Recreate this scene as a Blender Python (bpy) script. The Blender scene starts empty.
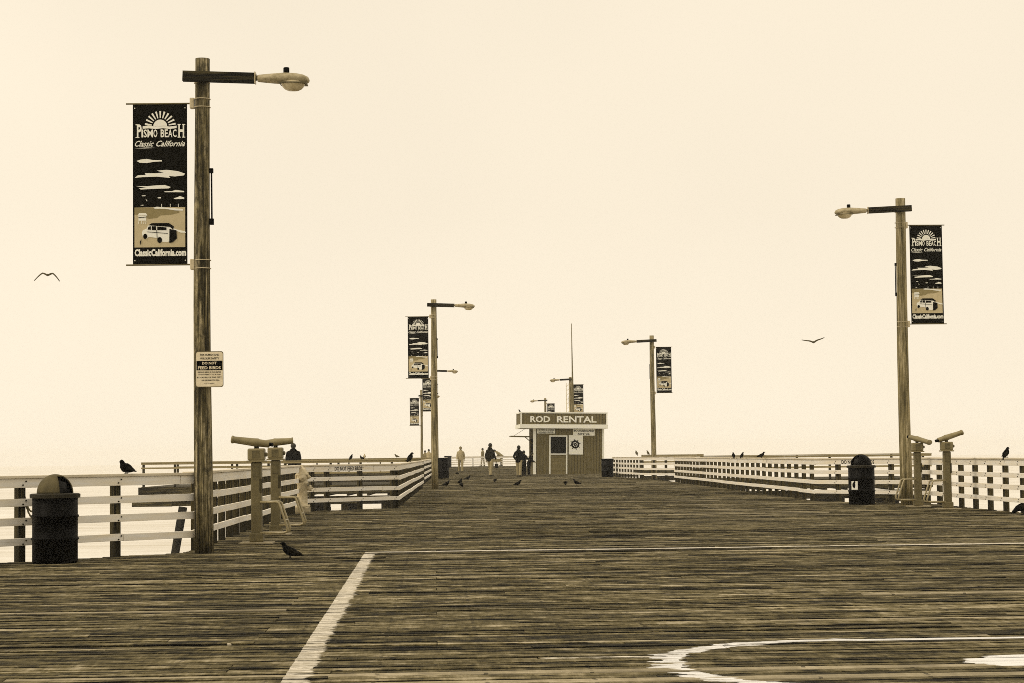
import bpy, bmesh, math, random
from mathutils import Vector, Matrix
random.seed(7)
R = math.radians
sc = bpy.context.scene
COL = sc.collection

# ------------------------------------------------------------------ camera
F = 1991.0; W, H = 1024, 683
CAM_Z = 1.23
cam_d = bpy.data.cameras.new('camera'); cam = bpy.data.objects.new('camera', cam_d); COL.objects.link(cam)
cam_d.sensor_width = 36; cam_d.lens = 36*F/W; cam_d.clip_start = .1; cam_d.clip_end = 12000
PITCH = math.atan(113.5/F); ROLL = .012
CM = Matrix.Rotation(R(90)+PITCH, 3, 'X') @ Matrix.Rotation(-ROLL, 3, 'Z')
cam.matrix_world = Matrix.Translation((0, 0, CAM_Z)) @ CM.to_4x4()
sc.camera = cam

def ray(px, py): return CM @ Vector(((px-W/2)/F, -(py-H/2)/F, -1))
def ground(px, py, z=0.0):
    d = ray(px, py); t = (z-CAM_Z)/d.z
    return Vector((d.x*t, d.y*t, z))
def at(px, py, Y):
    d = ray(px, py); t = Y/d.y
    return Vector((d.x*t, Y, CAM_Z+d.z*t))
def zat(px, py, P): return at(px, py, P.y).z

# ------------------------------------------------------------------ world: even cream overcast
T = (1.0, .884, .698)            # tint of the foggy daylight (toned print)
SUN_EL, SUN_AZ = 50, 248
world = bpy.data.worlds.new('World'); sc.world = world; world.use_nodes = True
nt = world.node_tree; nd = nt.nodes; lk = nt.links; nd.clear()
sky = nd.new('ShaderNodeTexSky'); sky.sky_type = 'NISHITA'; sky.sun_disc = False
sky.sun_elevation = R(SUN_EL); sky.sun_rotation = R(SUN_AZ); sky.air_density = 1; sky.dust_density = 6
bw = nd.new('ShaderNodeRGBToBW'); lk.new(sky.outputs[0], bw.inputs[0])
mr = nd.new('ShaderNodeMapRange'); mr.inputs[1].default_value = 0; mr.inputs[2].default_value = 12
mr.inputs[3].default_value = 9.75; mr.inputs[4].default_value = 10.4; lk.new(bw.outputs[0], mr.inputs[0])
vm = nd.new('ShaderNodeVectorMath'); vm.operation = 'SCALE'; vm.inputs[0].default_value = T
# soft uneven brightness of the cloud layer, a little brighter low down
wtc = nd.new('ShaderNodeTexCoord'); wn = nd.new('ShaderNodeTexNoise'); wn.inputs['Scale'].default_value = 3.2; wn.inputs['Detail'].default_value = 3
lk.new(wtc.outputs['Generated'], wn.inputs['Vector'])
wr = nd.new('ShaderNodeMapRange'); wr.inputs[1].default_value = .3; wr.inputs[2].default_value = .7; wr.inputs[3].default_value = -.45; wr.inputs[4].default_value = .35; lk.new(wn.outputs[0], wr.inputs[0])
wsep = nd.new('ShaderNodeSeparateXYZ'); lk.new(wtc.outputs['Generated'], wsep.inputs[0])
we = nd.new('ShaderNodeMapRange'); we.inputs[1].default_value = 0; we.inputs[2].default_value = .12; we.inputs[3].default_value = .55; we.inputs[4].default_value = -.1; lk.new(wsep.outputs[2], we.inputs[0])
wa = nd.new('ShaderNodeMath'); wa.operation = 'ADD'; lk.new(mr.outputs[0], wa.inputs[0]); lk.new(wr.outputs[0], wa.inputs[1])
wb = nd.new('ShaderNodeMath'); wb.operation = 'ADD'; lk.new(wa.outputs[0], wb.inputs[0]); lk.new(we.outputs[0], wb.inputs[1])
lk.new(wb.outputs[0], vm.inputs['Scale'])
bg = nd.new('ShaderNodeBackground'); bg.inputs[1].default_value = .1; lk.new(vm.outputs[0], bg.inputs[0])
wo = nd.new('ShaderNodeOutputWorld'); lk.new(bg.outputs[0], wo.inputs[0])

sun_d = bpy.data.lights.new('sun', 'SUN'); sun_d.energy = 1.3; sun_d.angle = R(14); sun_d.color = (1, .86, .66)
sun = bpy.data.objects.new('sun', sun_d); COL.objects.link(sun)
az, el = R(SUN_AZ), R(SUN_EL)
dirv = Vector((math.sin(az)*math.cos(el), math.cos(az)*math.cos(el), math.sin(el)))
sun.rotation_euler = dirv.to_track_quat('Z', 'Y').to_euler(); sun.location = (0, 0, 50)
sc.view_settings.view_transform = 'Standard'; sc.view_settings.look = 'None'
sc.view_settings.gamma = 1; sc.view_settings.exposure = 0; sc.view_settings.use_curve_mapping = False
sc.render.engine = 'CYCLES'
try:
    sc.cycles.volume_bounces = 4; sc.cycles.max_bounces = 8; sc.cycles.diffuse_bounces = 3
    sc.cycles.volume_max_steps = 64
    sc.cycles.use_denoising = False
    sc.cycles.filter_width = .9
except Exception: pass

# ------------------------------------------------------------------ tone helpers
def lin(c): return c/12.92 if c <= .04045 else ((c+.055)/1.055)**2.4
LUT = [(0,(0,0,0)),(.1,(27,23,13)),(.25,(70,60,34)),(.4,(110,95,58)),(.55,(150,131,90)),(.7,(194,173,134)),(.85,(230,208,168)),(1,(255,242,220))]
def tone(L, k=.8):
    """albedo that reads as print tone L (0..1) under light level k"""
    L = max(0, min(1, L)); k *= 1.28
    for (a, ca), (b, cb) in zip(LUT, LUT[1:]):
        if L <= b:
            t = (L-a)/(b-a); c = [x+(y-x)*t for x, y in zip(ca, cb)]; break
    return tuple(min(.85, lin(v/255)/tt/k) for v, tt in zip(c, T))+(1,)

def newmat(name, rough=.85, spec=.3):
    m = bpy.data.materials.new(name); m.use_nodes = True
    b = m.node_tree.nodes['Principled BSDF']; b.inputs['Roughness'].default_value = rough
    b.inputs['Specular IOR Level'].default_value = spec
    return m, m.node_tree, b
def coords(nt, scale, kind='Object'):
    tc = nt.nodes.new('ShaderNodeTexCoord'); mp = nt.nodes.new('ShaderNodeMapping'); mp.inputs['Scale'].default_value = scale
    nt.links.new(tc.outputs[kind], mp.inputs[0]); return mp.outputs[0]
def noise(nt, vec, scale=1, detail=4, rough=.6, dist=0):
    n = nt.nodes.new('ShaderNodeTexNoise'); n.inputs['Scale'].default_value = scale; n.inputs['Detail'].default_value = detail
    n.inputs['Roughness'].default_value = rough; n.inputs['Distortion'].default_value = dist
    nt.links.new(vec, n.inputs['Vector']); return n.outputs[0]
def ramp(nt, fac, stops):
    r = nt.nodes.new('ShaderNodeValToRGB'); e = r.color_ramp.elements
    while len(e) < len(stops): e.new(.5)
    for x, (p, c) in zip(e, stops): x.position = p; x.color = c
    nt.links.new(fac, r.inputs[0]); return r.outputs[0]
def bump(nt, b, h, strength=.4, dist=.01):
    n = nt.nodes.new('ShaderNodeBump'); n.inputs['Strength'].default_value = strength; n.inputs['Distance'].default_value = dist
    nt.links.new(h, n.inputs['Height']); nt.links.new(n.outputs[0], b.inputs['Normal'])
def math_(nt, op, a, b=None, c=None, clamp=False):
    n = nt.nodes.new('ShaderNodeMath'); n.operation = op; n.use_clamp = clamp
    for i, v in enumerate((a, b, c)):
        if v is None: continue
        if isinstance(v, (int, float)): n.inputs[i].default_value = v
        else: nt.links.new(v, n.inputs[i])
    return n.outputs[0]
def mix(nt, fac, a, b, mode='MIX'):
    n = nt.nodes.new('ShaderNodeMixRGB'); n.blend_type = mode
    for i, v in enumerate((fac, a, b)):
        if isinstance(v, (int, float)): n.inputs[i].default_value = v
        elif isinstance(v, tuple): n.inputs[i].default_value = v
        else: nt.links.new(v, n.inputs[i])
    return n.outputs[0]

def mottled(name, L, amp=.05, k=.6, rough=.8, scale=(6, 6, 6), bmp=.2, spec=.3, dirt=None):
    m, nt, b = newmat(name, rough, spec)
    v = coords(nt, scale); f = noise(nt, v, 1, 5)
    c = ramp(nt, f, [(.3, tone(L-amp, k)), (.7, tone(L+amp, k))])
    if dirt:
        g = noise(nt, coords(nt, tuple(s*.5 for s in scale)), 1, 6, .7)
        g = ramp(nt, g, [(.56, (0,0,0,1)), (.66, (1,1,1,1))])
        c = mix(nt, math_(nt, 'MULTIPLY', g, .75), c, tone(dirt, k))
    nt.links.new(c, b.inputs['Base Color']); bump(nt, b, f, bmp, .004)
    return m
def wood(name, Ld, Lm, Ll, axis='Z', k=.6, fine=60, rough=.9, stain=.35, blotch=0):
    """grain stretched along an axis with dark stains"""
    m, nt, b = newmat(name, rough, .2)
    def sc_(a, c): return {'X': (a, c, c), 'Y': (c, a, c), 'Z': (c, c, a)}[axis]
    f1 = noise(nt, coords(nt, sc_(1.2, fine)), 1, 5, .65)
    f2 = noise(nt, coords(nt, sc_(.5, 9)), 1, 4, .6)
    f = math_(nt, 'ADD', math_(nt, 'MULTIPLY', f1, .55), math_(nt, 'MULTIPLY', f2, .45))
    c = ramp(nt, f, [(.41, tone(Ld, k)), (.5, tone(Lm, k)), (.59, tone(Ll, k))])
    s = noise(nt, coords(nt, sc_(.9, 3.5)), 1, 6, .75, .5)
    s = ramp(nt, s, [(.46, (0,0,0,1)), (.62, (1,1,1,1))])
    c = mix(nt, math_(nt, 'MULTIPLY', s, stain), c, tone(Ld*.5, k))
    if blotch:
        q = noise(nt, coords(nt, (7, 7, 3.2)), 1, 8, .8, .8)
        q = ramp(nt, q, [(.42, (0,0,0,1)), (.60, (1,1,1,1))])
        c = mix(nt, math_(nt, 'MULTIPLY', q, blotch), c, tone(Ld*.9, k))
        q = noise(nt, coords(nt, (9, 9, 2.2)), 1, 8, .8, .4)
        q = ramp(nt, q, [(.58, (0,0,0,1)), (.66, (1,1,1,1))])
        c = mix(nt, math_(nt, 'MULTIPLY', q, blotch*.6), c, tone(Ll, k))
    nt.links.new(c, b.inputs['Base Color']); bump(nt, b, f, .5, .006)
    return m
def plain(name, L, k=.6, rough=.7, spec=.3, metal=0):
    return mottled(name, L, .015, k, rough, (9, 9, 9), .08, spec)

M = {}
M['pole'] = wood('pole_wood', .13, .36, .60, 'Z', .55, 38, stain=.85, blotch=.8)
M['pole_pale'] = wood('pale_pole_wood', .24, .43, .60, 'Z', .55, 38, stain=.5, blotch=.35)
M['wetpile'] = wood('wet_pile_wood', .03, .06, .12, 'Z', .55, 30)
M['post'] = wood('post_wood', .05, .14, .26, 'Z', .55, 40)
M['beam'] = wood('beam_wood', .08, .16, .28, 'X', .5, 30)
M['arm'] = wood('arm_wood', .04, .09, .22, 'X', .55, 40)
M['rail'] = mottled('rail_paint', .83, .06, .62, .75, (1.2, 14, 14), .3, .25, dirt=.62)
M['cap'] = mottled('cap_paint', .80, .06, .8, .75, (1.2, 14, 14), .3, .25, dirt=.6)
M['black'] = plain('black_paint', .01, .6, .6, .03)
M['barrel'] = mottled('barrel_paint', .008, .010, .6, .5, (7, 7, 7), .12, .06, dirt=.07)
M['dome'] = mottled('dome_paint', .33, .05, .85, .8, (9, 9, 9), .2, .3, dirt=.2)
M['dome_dark'] = mottled('rim_paint', .14, .04, .75, .6, (9, 9, 9), .2, .2)
M['void'] = plain('dark_inside', .01, .6)
M['lum'] = mottled('lamp_casting', .52, .11, .62, .55, (14, 14, 14), .15, .4, dirt=.45)
M['lumdark'] = mottled('lamp_casting_dark', .3, .05, .6, .6, (10, 10, 10), .1, .3)
M['lens'] = mottled('lamp_lens', .60, .04, .55, .2, (10, 10, 10), .05, .6)
M['metal'] = mottled('galvanised_metal', .62, .06, .6, .5, (12, 12, 12), .1, .5)
M['gray'] = mottled('gray_enamel', .33, .035, .6, .6, (8, 8, 8), .15, .35, dirt=.40)
M['graylt'] = mottled('pale_gray_enamel', .42, .04, .62, .6, (8, 8, 8), .15, .35)
M['tube'] = plain('steel_tube', .5, .6, .35, .6)
M['hyd'] = mottled('hydrant_paint', .63, .08, .6, .6, (12, 12, 12), .3, .3, dirt=.5)
M['concrete'] = mottled('worn_plate', .60, .07, .9, .9, (6, 6, 6), .3)
M['cloth_dark'] = plain('banner_black', .05, .55, .8, .04)
M['cream'] = plain('banner_cream', .84, .55, .8, .15)
M['tan'] = plain('banner_tan', .60, .55, .8, .15)
M['brown'] = plain('banner_brown', .44, .55, .8, .15)
M['signface'] = mottled('sign_face', .70, .04, .55, .5, (9, 9, 9), .05, .3)
M['pigeon'] = mottled('dark_feathers', .02, .02, .6, .75, (40, 40, 40), .3, .04)
M['wingmid'] = mottled('grey_feathers', .07, .05, .6, .75, (40, 40, 40), .3, .06)
M['gull'] = mottled('gull_feathers', .55, .05, .6, .8, (20, 20, 20), .1, .2)
M['gulld'] = mottled('gull_dark_feathers', .25, .05, .6, .8, (20, 20, 20), .1, .2)
M['skin'] = plain('skin', .52, .6, .6)
M['hair'] = plain('dark_hair', .12, .6, .7)
M['jacket'] = mottled('black_jacket_cloth', .03, .03, .6, .9, (14, 14, 14), .3, .03)
M['jacket2'] = mottled('charcoal_jacket_cloth', .09, .05, .6, .9, (14, 14, 14), .3, .03)
M['shirt'] = mottled('pale_shirt_cloth', .56, .05, .6, .9, (14, 14, 14), .3, .2)
M['khaki'] = mottled('khaki_cloth', .52, .06, .6, .9, (14, 14, 14), .3, .2)
M['cloth_mid'] = mottled('grey_cloth', .42, .05, .6, .9, (14, 14, 14), .3, .2)
M['shoe'] = plain('shoe_leather', .15, .6, .6)
M['white'] = mottled('white_paint', .86, .03, .6, .7, (3, 10, 10), .15, .25)

# booth boards (vertical grooves)
def booth_mat():
    m, nt, b = newmat('booth_boards', .85, .2)
    v = coords(nt, (1, 1, 1))
    sep = nt.nodes.new('ShaderNodeSeparateXYZ'); nt.links.new(v, sep.inputs[0])
    s = math_(nt, 'ADD', sep.outputs[0], sep.outputs[1])
    fr = math_(nt, 'FRACT', math_(nt, 'MULTIPLY', s, 1/.2))
    g = math_(nt, 'LESS_THAN', fr, .13)
    f = noise(nt, coords(nt, (12, 12, 1.2)), 1, 5)
    c = ramp(nt, f, [(.3, tone(.28, .55)), (.7, tone(.37, .55))])
    c = mix(nt, g, c, tone(.20, .55))
    nt.links.new(c, b.inputs['Base Color']); bump(nt, b, math_(nt, 'SUBTRACT', 1, g), .6, .01)
    return m
M['booth'] = booth_mat()

# ------------------------------------------------------------------ mesh builder
class MB:
    def __init__(s): s.v = []; s.f = []; s.m = []; s.mi = 0; s.sm = []; s.smooth = False
    def add(s, vs, fs):
        o = len(s.v); s.v += [tuple(v) for v in vs]
        for f in fs: s.f.append(tuple(i+o for i in f)); s.m.append(s.mi); s.sm.append(s.smooth)
        return s
    def box(s, a, b, mat=None):
        (x0, y0, z0), (x1, y1, z1) = a, b
        vs = [Vector(p) for p in ((x0,y0,z0),(x1,y0,z0),(x1,y1,z0),(x0,y1,z0),(x0,y0,z1),(x1,y0,z1),(x1,y1,z1),(x0,y1,z1))]
        if mat is not None: vs = [mat @ v for v in vs]
        return s.add(vs, [(0,3,2,1),(4,5,6,7),(0,1,5,4),(1,2,6,5),(2,3,7,6),(3,0,4,7)])
    def bbox(s, a, b, bev=.008, mat=None):
        """box with chamfered edges"""
        bm = bmesh.new(); bmesh.ops.create_cube(bm, size=1)
        c = [(a[i]+b[i])/2 for i in range(3)]; d = [abs(b[i]-a[i]) for i in range(3)]
        for v in bm.verts: v.co = Vector((v.co.x*d[0]+c[0], v.co.y*d[1]+c[1], v.co.z*d[2]+c[2]))
        bmesh.ops.bevel(bm, geom=bm.edges[:], offset=bev, segments=2, affect='EDGES', profile=.5)
        bm.verts.index_update()
        vs = [v.co.copy() for v in bm.verts]; fs = [[v.index for v in f.verts] for f in bm.faces]; bm.free()
        if mat is not None: vs = [mat @ v for v in vs]
        return s.add(vs, fs)
    def beam(s, p, q, w, h, up=(0, 0, 1)):
        p, q = Vector(p), Vector(q); d = (q-p); L = d.length; d.normalize()
        up = Vector(up); x = d.cross(up)
        if x.length < 1e-4: x = d.cross(Vector((0, 1, 0)))
        x.normalize(); z = x.cross(d)
        vs = []
        for e in (p, q):
            for a, b in ((-1,-1),(1,-1),(1,1),(-1,1)): vs.append(e+x*a*w/2+z*b*h/2)
        return s.add(vs, [(0,1,2,3),(7,6,5,4),(0,4,5,1),(1,5,6,2),(2,6,7,3),(3,7,4,0)])
    def loft(s, pts, rad, n=12, up=(0, 0, 1), cap=True):
        """pts centre line; rad list of r or (ra, rb): ra sideways, rb along up"""
        pts = [Vector(p) for p in pts]; o = []
        up = Vector(up)
        for i, p in enumerate(pts):
            d = (pts[min(i+1, len(pts)-1)]-pts[max(i-1, 0)]).normalized()
            if i == 0:
                x = d.cross(up)
                if x.length < .15: x = d.cross(Vector((0, 1, 0)))
                if x.length < .15: x = d.cross(Vector((1, 0, 0)))
            else: x = x-d*x.dot(d)
            x.normalize(); z = x.cross(d).normalized()
            r = rad[i] if not isinstance(rad, (int, float)) else rad
            ra, rb = r if isinstance(r, tuple) else (r, r)
            for k in range(n):
                a = 2*math.pi*k/n; o.append(p+x*math.cos(a)*ra+z*math.sin(a)*rb)
        fs = []
        for i in range(len(pts)-1):
            for k in range(n):
                k2 = (k+1) % n; fs.append((i*n+k, i*n+k2, (i+1)*n+k2, (i+1)*n+k))
        if cap: fs.append(tuple(range(n-1, -1, -1))); fs.append(tuple((len(pts)-1)*n+k for k in range(n)))
        return s.add(o, fs)
    def lathe(s, prof, n=24, c=(0, 0, 0), mat=None):
        vs = []
        for r, z in prof:
            for k in range(n):
                a = 2*math.pi*k/n; vs.append(Vector((c[0]+r*math.cos(a), c[1]+r*math.sin(a), c[2]+z)))
        fs = []
        for i in range(len(prof)-1):
            for k in range(n):
                k2 = (k+1) % n; fs.append((i*n+k, i*n+k2, (i+1)*n+k2, (i+1)*n+k))
        fs.append(tuple(range(n-1, -1, -1))); fs.append(tuple((len(prof)-1)*n+k for k in range(n)))
        if mat is not None: vs = [mat @ v for v in vs]
        return s.add(vs, fs)
    def ell(s, c, r, n=12, m=8, mat=None):
        prof = [(max(1e-4, math.sin(math.pi*i/m)), -math.cos(math.pi*i/m)) for i in range(m+1)]
        t = Matrix.Translation(c) @ Matrix.Diagonal((*r, 1))
        if mat is not None: t = Matrix.Translation(c) @ mat.to_4x4() @ Matrix.Diagonal((*r, 1))
        return s.lathe(prof, n, mat=t)
    def poly(s, pts, y0, y1):
        """prism of a 2-D outline (x, z) between depths y0 (front) and y1"""
        n = len(pts); vs = [(x, y0, z) for x, z in pts]+[(x, y1, z) for x, z in pts]
        return s.add(vs, [tuple(range(n)), tuple(range(2*n-1, n-1, -1))]+[(i, n+i, n+(i+1) % n, (i+1) % n) for i in range(n)])
    def build(s, name, mats, parent=None, loc=None, bev=0):
        me = bpy.data.meshes.new(name); me.from_pydata(s.v, [], s.f)
        if not isinstance(mats, (list, tuple)): mats = [mats]
        for m in mats: me.materials.append(m)
        me.polygons.foreach_set('material_index', s.m); me.polygons.foreach_set('use_smooth', s.sm)
        me.update()
        bm = bmesh.new(); bm.from_mesh(me); bmesh.ops.recalc_face_normals(bm, faces=bm.faces[:]); bm.to_mesh(me); bm.free()
        o = bpy.data.objects.new(name, me); COL.objects.link(o)
        if parent: o.parent = parent
        if loc is not None: o.location = loc
        return o
def tag(o, label=None, cat=None, group=None, kind=None):
    if label: o['label'] = label
    if cat: o['category'] = cat
    if group: o['group'] = group
    if kind: o['kind'] = kind
    return o
def thing(name, loc, label, cat, group=None, rz=0):
    o = bpy.data.objects.new(name, None); COL.objects.link(o); o.location = loc; o.rotation_euler = (0, 0, rz)
    o.empty_display_size = .2
    return tag(o, label, cat, group)
_tc = {}
def text(s, x, z, w, h, y, bold=.0, shear=0, th=.003, mb=None):
    """put lettering in the box (x..x+w, z..z+h) on the plane y; returns into mb"""
    key = (s, bold, shear)
    if key not in _tc:
        cu = bpy.data.curves.new('t', 'FONT'); cu.body = s; cu.size = 1; cu.offset = bold; cu.shear = shear; cu.resolution_u = 2
        o = bpy.data.objects.new('t', cu); me = bpy.data.meshes.new_from_object(o)
        vs = [v.co.copy() for v in me.vertices]; fs = [tuple(p.vertices) for p in me.polygons]
        bpy.data.objects.remove(o); bpy.data.meshes.remove(me); bpy.data.curves.remove(cu)
        _tc[key] = (vs, fs)
    vs, fs = _tc[key]
    x0 = min(v.x for v in vs); x1 = max(v.x for v in vs); y0 = min(v.y for v in vs); y1 = max(v.y for v in vs)
    out = [(x+(v.x-x0)/(x1-x0)*w, y, z+(v.y-y0)/(y1-y0)*h) for v in vs]
    mb.add(out, fs); return mb

# ================================================================== SETTING
TH = math.atan((512-434)/F)        # the pier runs a little to the left of the view
def uv(P): return (P.x*math.cos(TH)+P.y*math.sin(TH), -P.x*math.sin(TH)+P.y*math.cos(TH))
def xy(u, v, z=0): return Vector((u*math.cos(TH)-v*math.sin(TH), u*math.sin(TH)+v*math.cos(TH), z))
G = ground
gA = G(0, 563.5); gB = G(194, 552.5)
gA0 = gA+(gA-gB)*1.6
Lf = [gA0, gA, gB, G(304, 511.5), G(400, 508), G(423, 488.5), G(432.5, 478), G(449, 466.7)]
uS1 = uv(G(980, 509.2))[0]
Rp = [xy(uS1, 12), xy(uS1, uv(G(938, 503.4))[1]), G(815, 501.4), G(674, 482), G(640, 478.8), G(612.5, 476.5)]
SEA_Z = -8.0

def edge(pts, v, side):
    q = sorted([uv(p)[::-1] for p in pts])
    if v <= q[0][0]: return q[0][1]
    for (v0, u0), (v1, u1) in zip(q, q[1:]):
        if v0 <= v <= v1: return u0+(u1-u0)*(v-v0)/max(1e-6, v1-v0)
    return q[-1][1]

def deck_material():
    m, nt, b = newmat('deck_planks', .9, .12)
    geo = nt.nodes.new('ShaderNodeNewGeometry')
    rnd = geo.outputs['Random Per Island']
    tc = nt.nodes.new('ShaderNodeTexCoord')
    add = nt.nodes.new('ShaderNodeVectorMath'); add.operation = 'ADD'
    cmb = nt.nodes.new('ShaderNodeCombineXYZ'); nt.links.new(math_(nt, 'MULTIPLY', rnd, 37), cmb.inputs[2])
    nt.links.new(tc.outputs['Object'], add.inputs[0]); nt.links.new(cmb.outputs[0], add.inputs[1])
    def cs(sx, sy):
        mp = nt.nodes.new('ShaderNodeMapping'); mp.inputs['Scale'].default_value = (sx, sy, 1)
        nt.links.new(add.outputs[0], mp.inputs[0]); return mp.outputs[0]
    g1 = noise(nt, cs(2.8, 26), 1, 6, .8, .5)
    g2 = noise(nt, cs(6, 75), 1, 5, .8)
    g3 = noise(nt, cs(8, 9), 1, 6, .9)
    f = math_(nt, 'ADD', math_(nt, 'MULTIPLY', g1, .38), math_(nt, 'MULTIPLY', g2, .34))
    f = math_(nt, 'ADD', f, math_(nt, 'MULTIPLY', g3, .18))
    g4 = noise(nt, coords(nt, (1.7, 6.0, 1)), 1, 7, .88, .6)
    f = math_(nt, 'ADD', math_(nt, 'MULTIPLY', f, .72), math_(nt, 'MULTIPLY', g4, .30))
    tcv = coords(nt, (1, 1, 1)); sv = nt.nodes.new('ShaderNodeSeparateXYZ'); nt.links.new(tcv, sv.inputs[0])
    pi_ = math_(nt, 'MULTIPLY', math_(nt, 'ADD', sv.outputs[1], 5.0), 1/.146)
    cb = nt.nodes.new('ShaderNodeCombineXYZ'); nt.links.new(math_(nt, 'MULTIPLY', sv.outputs[0], 2.0), cb.inputs[0]); nt.links.new(math_(nt, 'MULTIPLY', math_(nt, 'FLOOR', pi_), 7.31), cb.inputs[1])
    g5 = noise(nt, cb.outputs[0], 1, 6, .75)
    f = math_(nt, 'ADD', f, math_(nt, 'MULTIPLY', math_(nt, 'SUBTRACT', g5, .5), .42))
    f = math_(nt, 'ADD', f, math_(nt, 'MULTIPLY', rnd, .085))
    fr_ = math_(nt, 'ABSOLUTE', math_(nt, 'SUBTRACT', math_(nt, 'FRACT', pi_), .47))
    edge_ = math_(nt, 'GREATER_THAN', fr_, math_(nt, 'SUBTRACT', .56, math_(nt, 'MULTIPLY', g3, .28)))  # ragged dark board edges: rot, plus gap shade of cupped planks painted in
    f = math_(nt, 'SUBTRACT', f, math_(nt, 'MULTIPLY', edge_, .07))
    c = ramp(nt, f, [(.40, tone(.02, .8)), (.45, tone(.11, .8)), (.495, tone(.27, .8)), (.55, tone(.43, .8)), (.63, tone(.68, .8))])
    # traffic-worn patches and dark weathered spots, metres across
    w = noise(nt, coords(nt, (.25, .35, 1)), 1, 4, .6)
    w = ramp(nt, w, [(.35, (.72, .72, .70, 1)), (.65, (1.15, 1.15, 1.15, 1))])
    c = mix(nt, 1.0, c, w, 'MULTIPLY')
    sp = noise(nt, coords(nt, (3.2, 7, 1)), 1, 3, .6, .6)
    sp = ramp(nt, sp, [(.63, (0,0,0,1)), (.70, (1,1,1,1))])
    c = mix(nt, math_(nt, 'MULTIPLY', sp, .85), c, tone(.04, .8))
    c = mix(nt, math_(nt, 'MULTIPLY', math_(nt, 'GREATER_THAN', rnd, .975), .45), c, tone(.68, .8))
    # nail rows over the joists
    v = coords(nt, (1, 1, 1)); sep = nt.nodes.new('ShaderNodeSeparateXYZ'); nt.links.new(v, sep.inputs[0])
    U, V = sep.outputs[0], sep.outputs[1]
    wob = noise(nt, coords(nt, (.2, 9, 1)), 1, 2)
    fu = math_(nt, 'ABSOLUTE', math_(nt, 'SUBTRACT', math_(nt, 'FRACT', math_(nt, 'MULTIPLY', math_(nt, 'ADD', U, math_(nt, 'MULTIPLY', wob, .08)), 1/.61)), .5))
    nail = math_(nt, 'LESS_THAN', fu, .02)
    nn = math_(nt, 'GREATER_THAN', noise(nt, coords(nt, (5, 34, 1)), 1, 2), .55)
    c = mix(nt, math_(nt, 'MULTIPLY', math_(nt, 'MULTIPLY', nail, nn), .7), c, tone(.06, .8))
    # ---- old white road paint on the boards
    wear = noise(nt, coords(nt, (2.2, 60, 1)), 1, 5, .75)
    wear2 = noise(nt, coords(nt, (.5, 17, 1)), 1, 3, .7)
    def band(x, lo, hi, soft=.001):
        a = math_(nt, 'GREATER_THAN', x, lo) if isinstance(lo, (int, float)) else math_(nt, 'GREATER_THAN', x, lo)
        return math_(nt, 'MULTIPLY', a, math_(nt, 'LESS_THAN', x, hi))
    pa, pb = uv(G(364.5, 553)), uv(G(280, 683))
    # left edge straight along pa-pb, right edge ragged
    k = (pb[0]-pa[0])/(pb[1]-pa[1])
    d = math_(nt, 'SUBTRACT', U, math_(nt, 'ADD', math_(nt, 'MULTIPLY', math_(nt, 'SUBTRACT', V, pa[1]), k), pa[0]))
    wid = math_(nt, 'ADD', -.02, math_(nt, 'ADD', math_(nt, 'MULTIPLY', noise(nt, coords(nt, (.3, 4.5, 1)), 1, 3, .7), .15), math_(nt, 'MULTIPLY', noise(nt, coords(nt, (1.5, 41, 1)), 1, 5, .8), .17)))
    line = math_(nt, 'MULTIPLY', band(d, 0.0, wid), math_(nt, 'LESS_THAN', V, pa[1]))
    line = math_(nt, 'MULTIPLY', line, ramp(nt, wear, [(.44, (.1,.1,.1,1)), (.52, (1,1,1,1))]))
    # cross line
    cv = uv(G(700, 547.5))[1]
    dv = math_(nt, 'SUBTRACT', V, cv)
    wob2 = math_(nt, 'MULTIPLY', math_(nt, 'SUBTRACT', noise(nt, coords(nt, (.7, .0, 1)), 1, 4), .5), .16)
    line2 = math_(nt, 'MULTIPLY', band(math_(nt, 'ADD', dv, wob2), -.15, .15), math_(nt, 'GREATER_THAN', U, pa[0]))
    line2 = math_(nt, 'MULTIPLY', line2, ramp(nt, noise(nt, coords(nt, (1.3, 5, 1)), 1, 5, .8), [(.36, (.2,.2,.2,1)), (.52, (.9,.9,.9,1))]))
    # circle with a blob at its middle
    cc = uv(Vector((2.21, 11.77, 0))); cu_, cv_ = cc; rad = radu = 1.42; pl = (cu_-rad, uv(G(654, 661))[1])
    du = math_(nt, 'MINIMUM', math_(nt, 'SUBTRACT', U, cu_), 0.0); dv2 = math_(nt, 'SUBTRACT', V, cv_)
    rr = math_(nt, 'SQRT', math_(nt, 'ADD', math_(nt, 'MULTIPLY', du, du), math_(nt, 'MULTIPLY', dv2, dv2)))
    rr = math_(nt, 'ADD', rr, math_(nt, 'MULTIPLY', math_(nt, 'SUBTRACT', noise(nt, coords(nt, (.5, 7, 1)), 1, 4, .8), .5), .32))
    ring_top = math_(nt, 'GREATER_THAN', math_(nt, 'ADD', math_(nt, 'MULTIPLY', math_(nt, 'LESS_THAN', U, cu_), 1), math_(nt, 'GREATER_THAN', V, cv_)), .5)
    stripes = math_(nt, 'GREATER_THAN', math_(nt, 'ADD', noise(nt, coords(nt, (.25, 11, 1)), 1, 2, .5), math_(nt, 'MULTIPLY', math_(nt, 'ADD', du, rad*.75), .6)), .31)
    rw = math_(nt, 'ADD', .13, math_(nt, 'MULTIPLY', math_(nt, 'POWER', math_(nt, 'ABSOLUTE', math_(nt, 'DIVIDE', du, rad)), 4), .10))
    ring = math_(nt, 'MULTIPLY', math_(nt, 'GREATER_THAN', rr, math_(nt, 'SUBTRACT', rad, rw)), math_(nt, 'LESS_THAN', rr, rad+.015))
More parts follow.
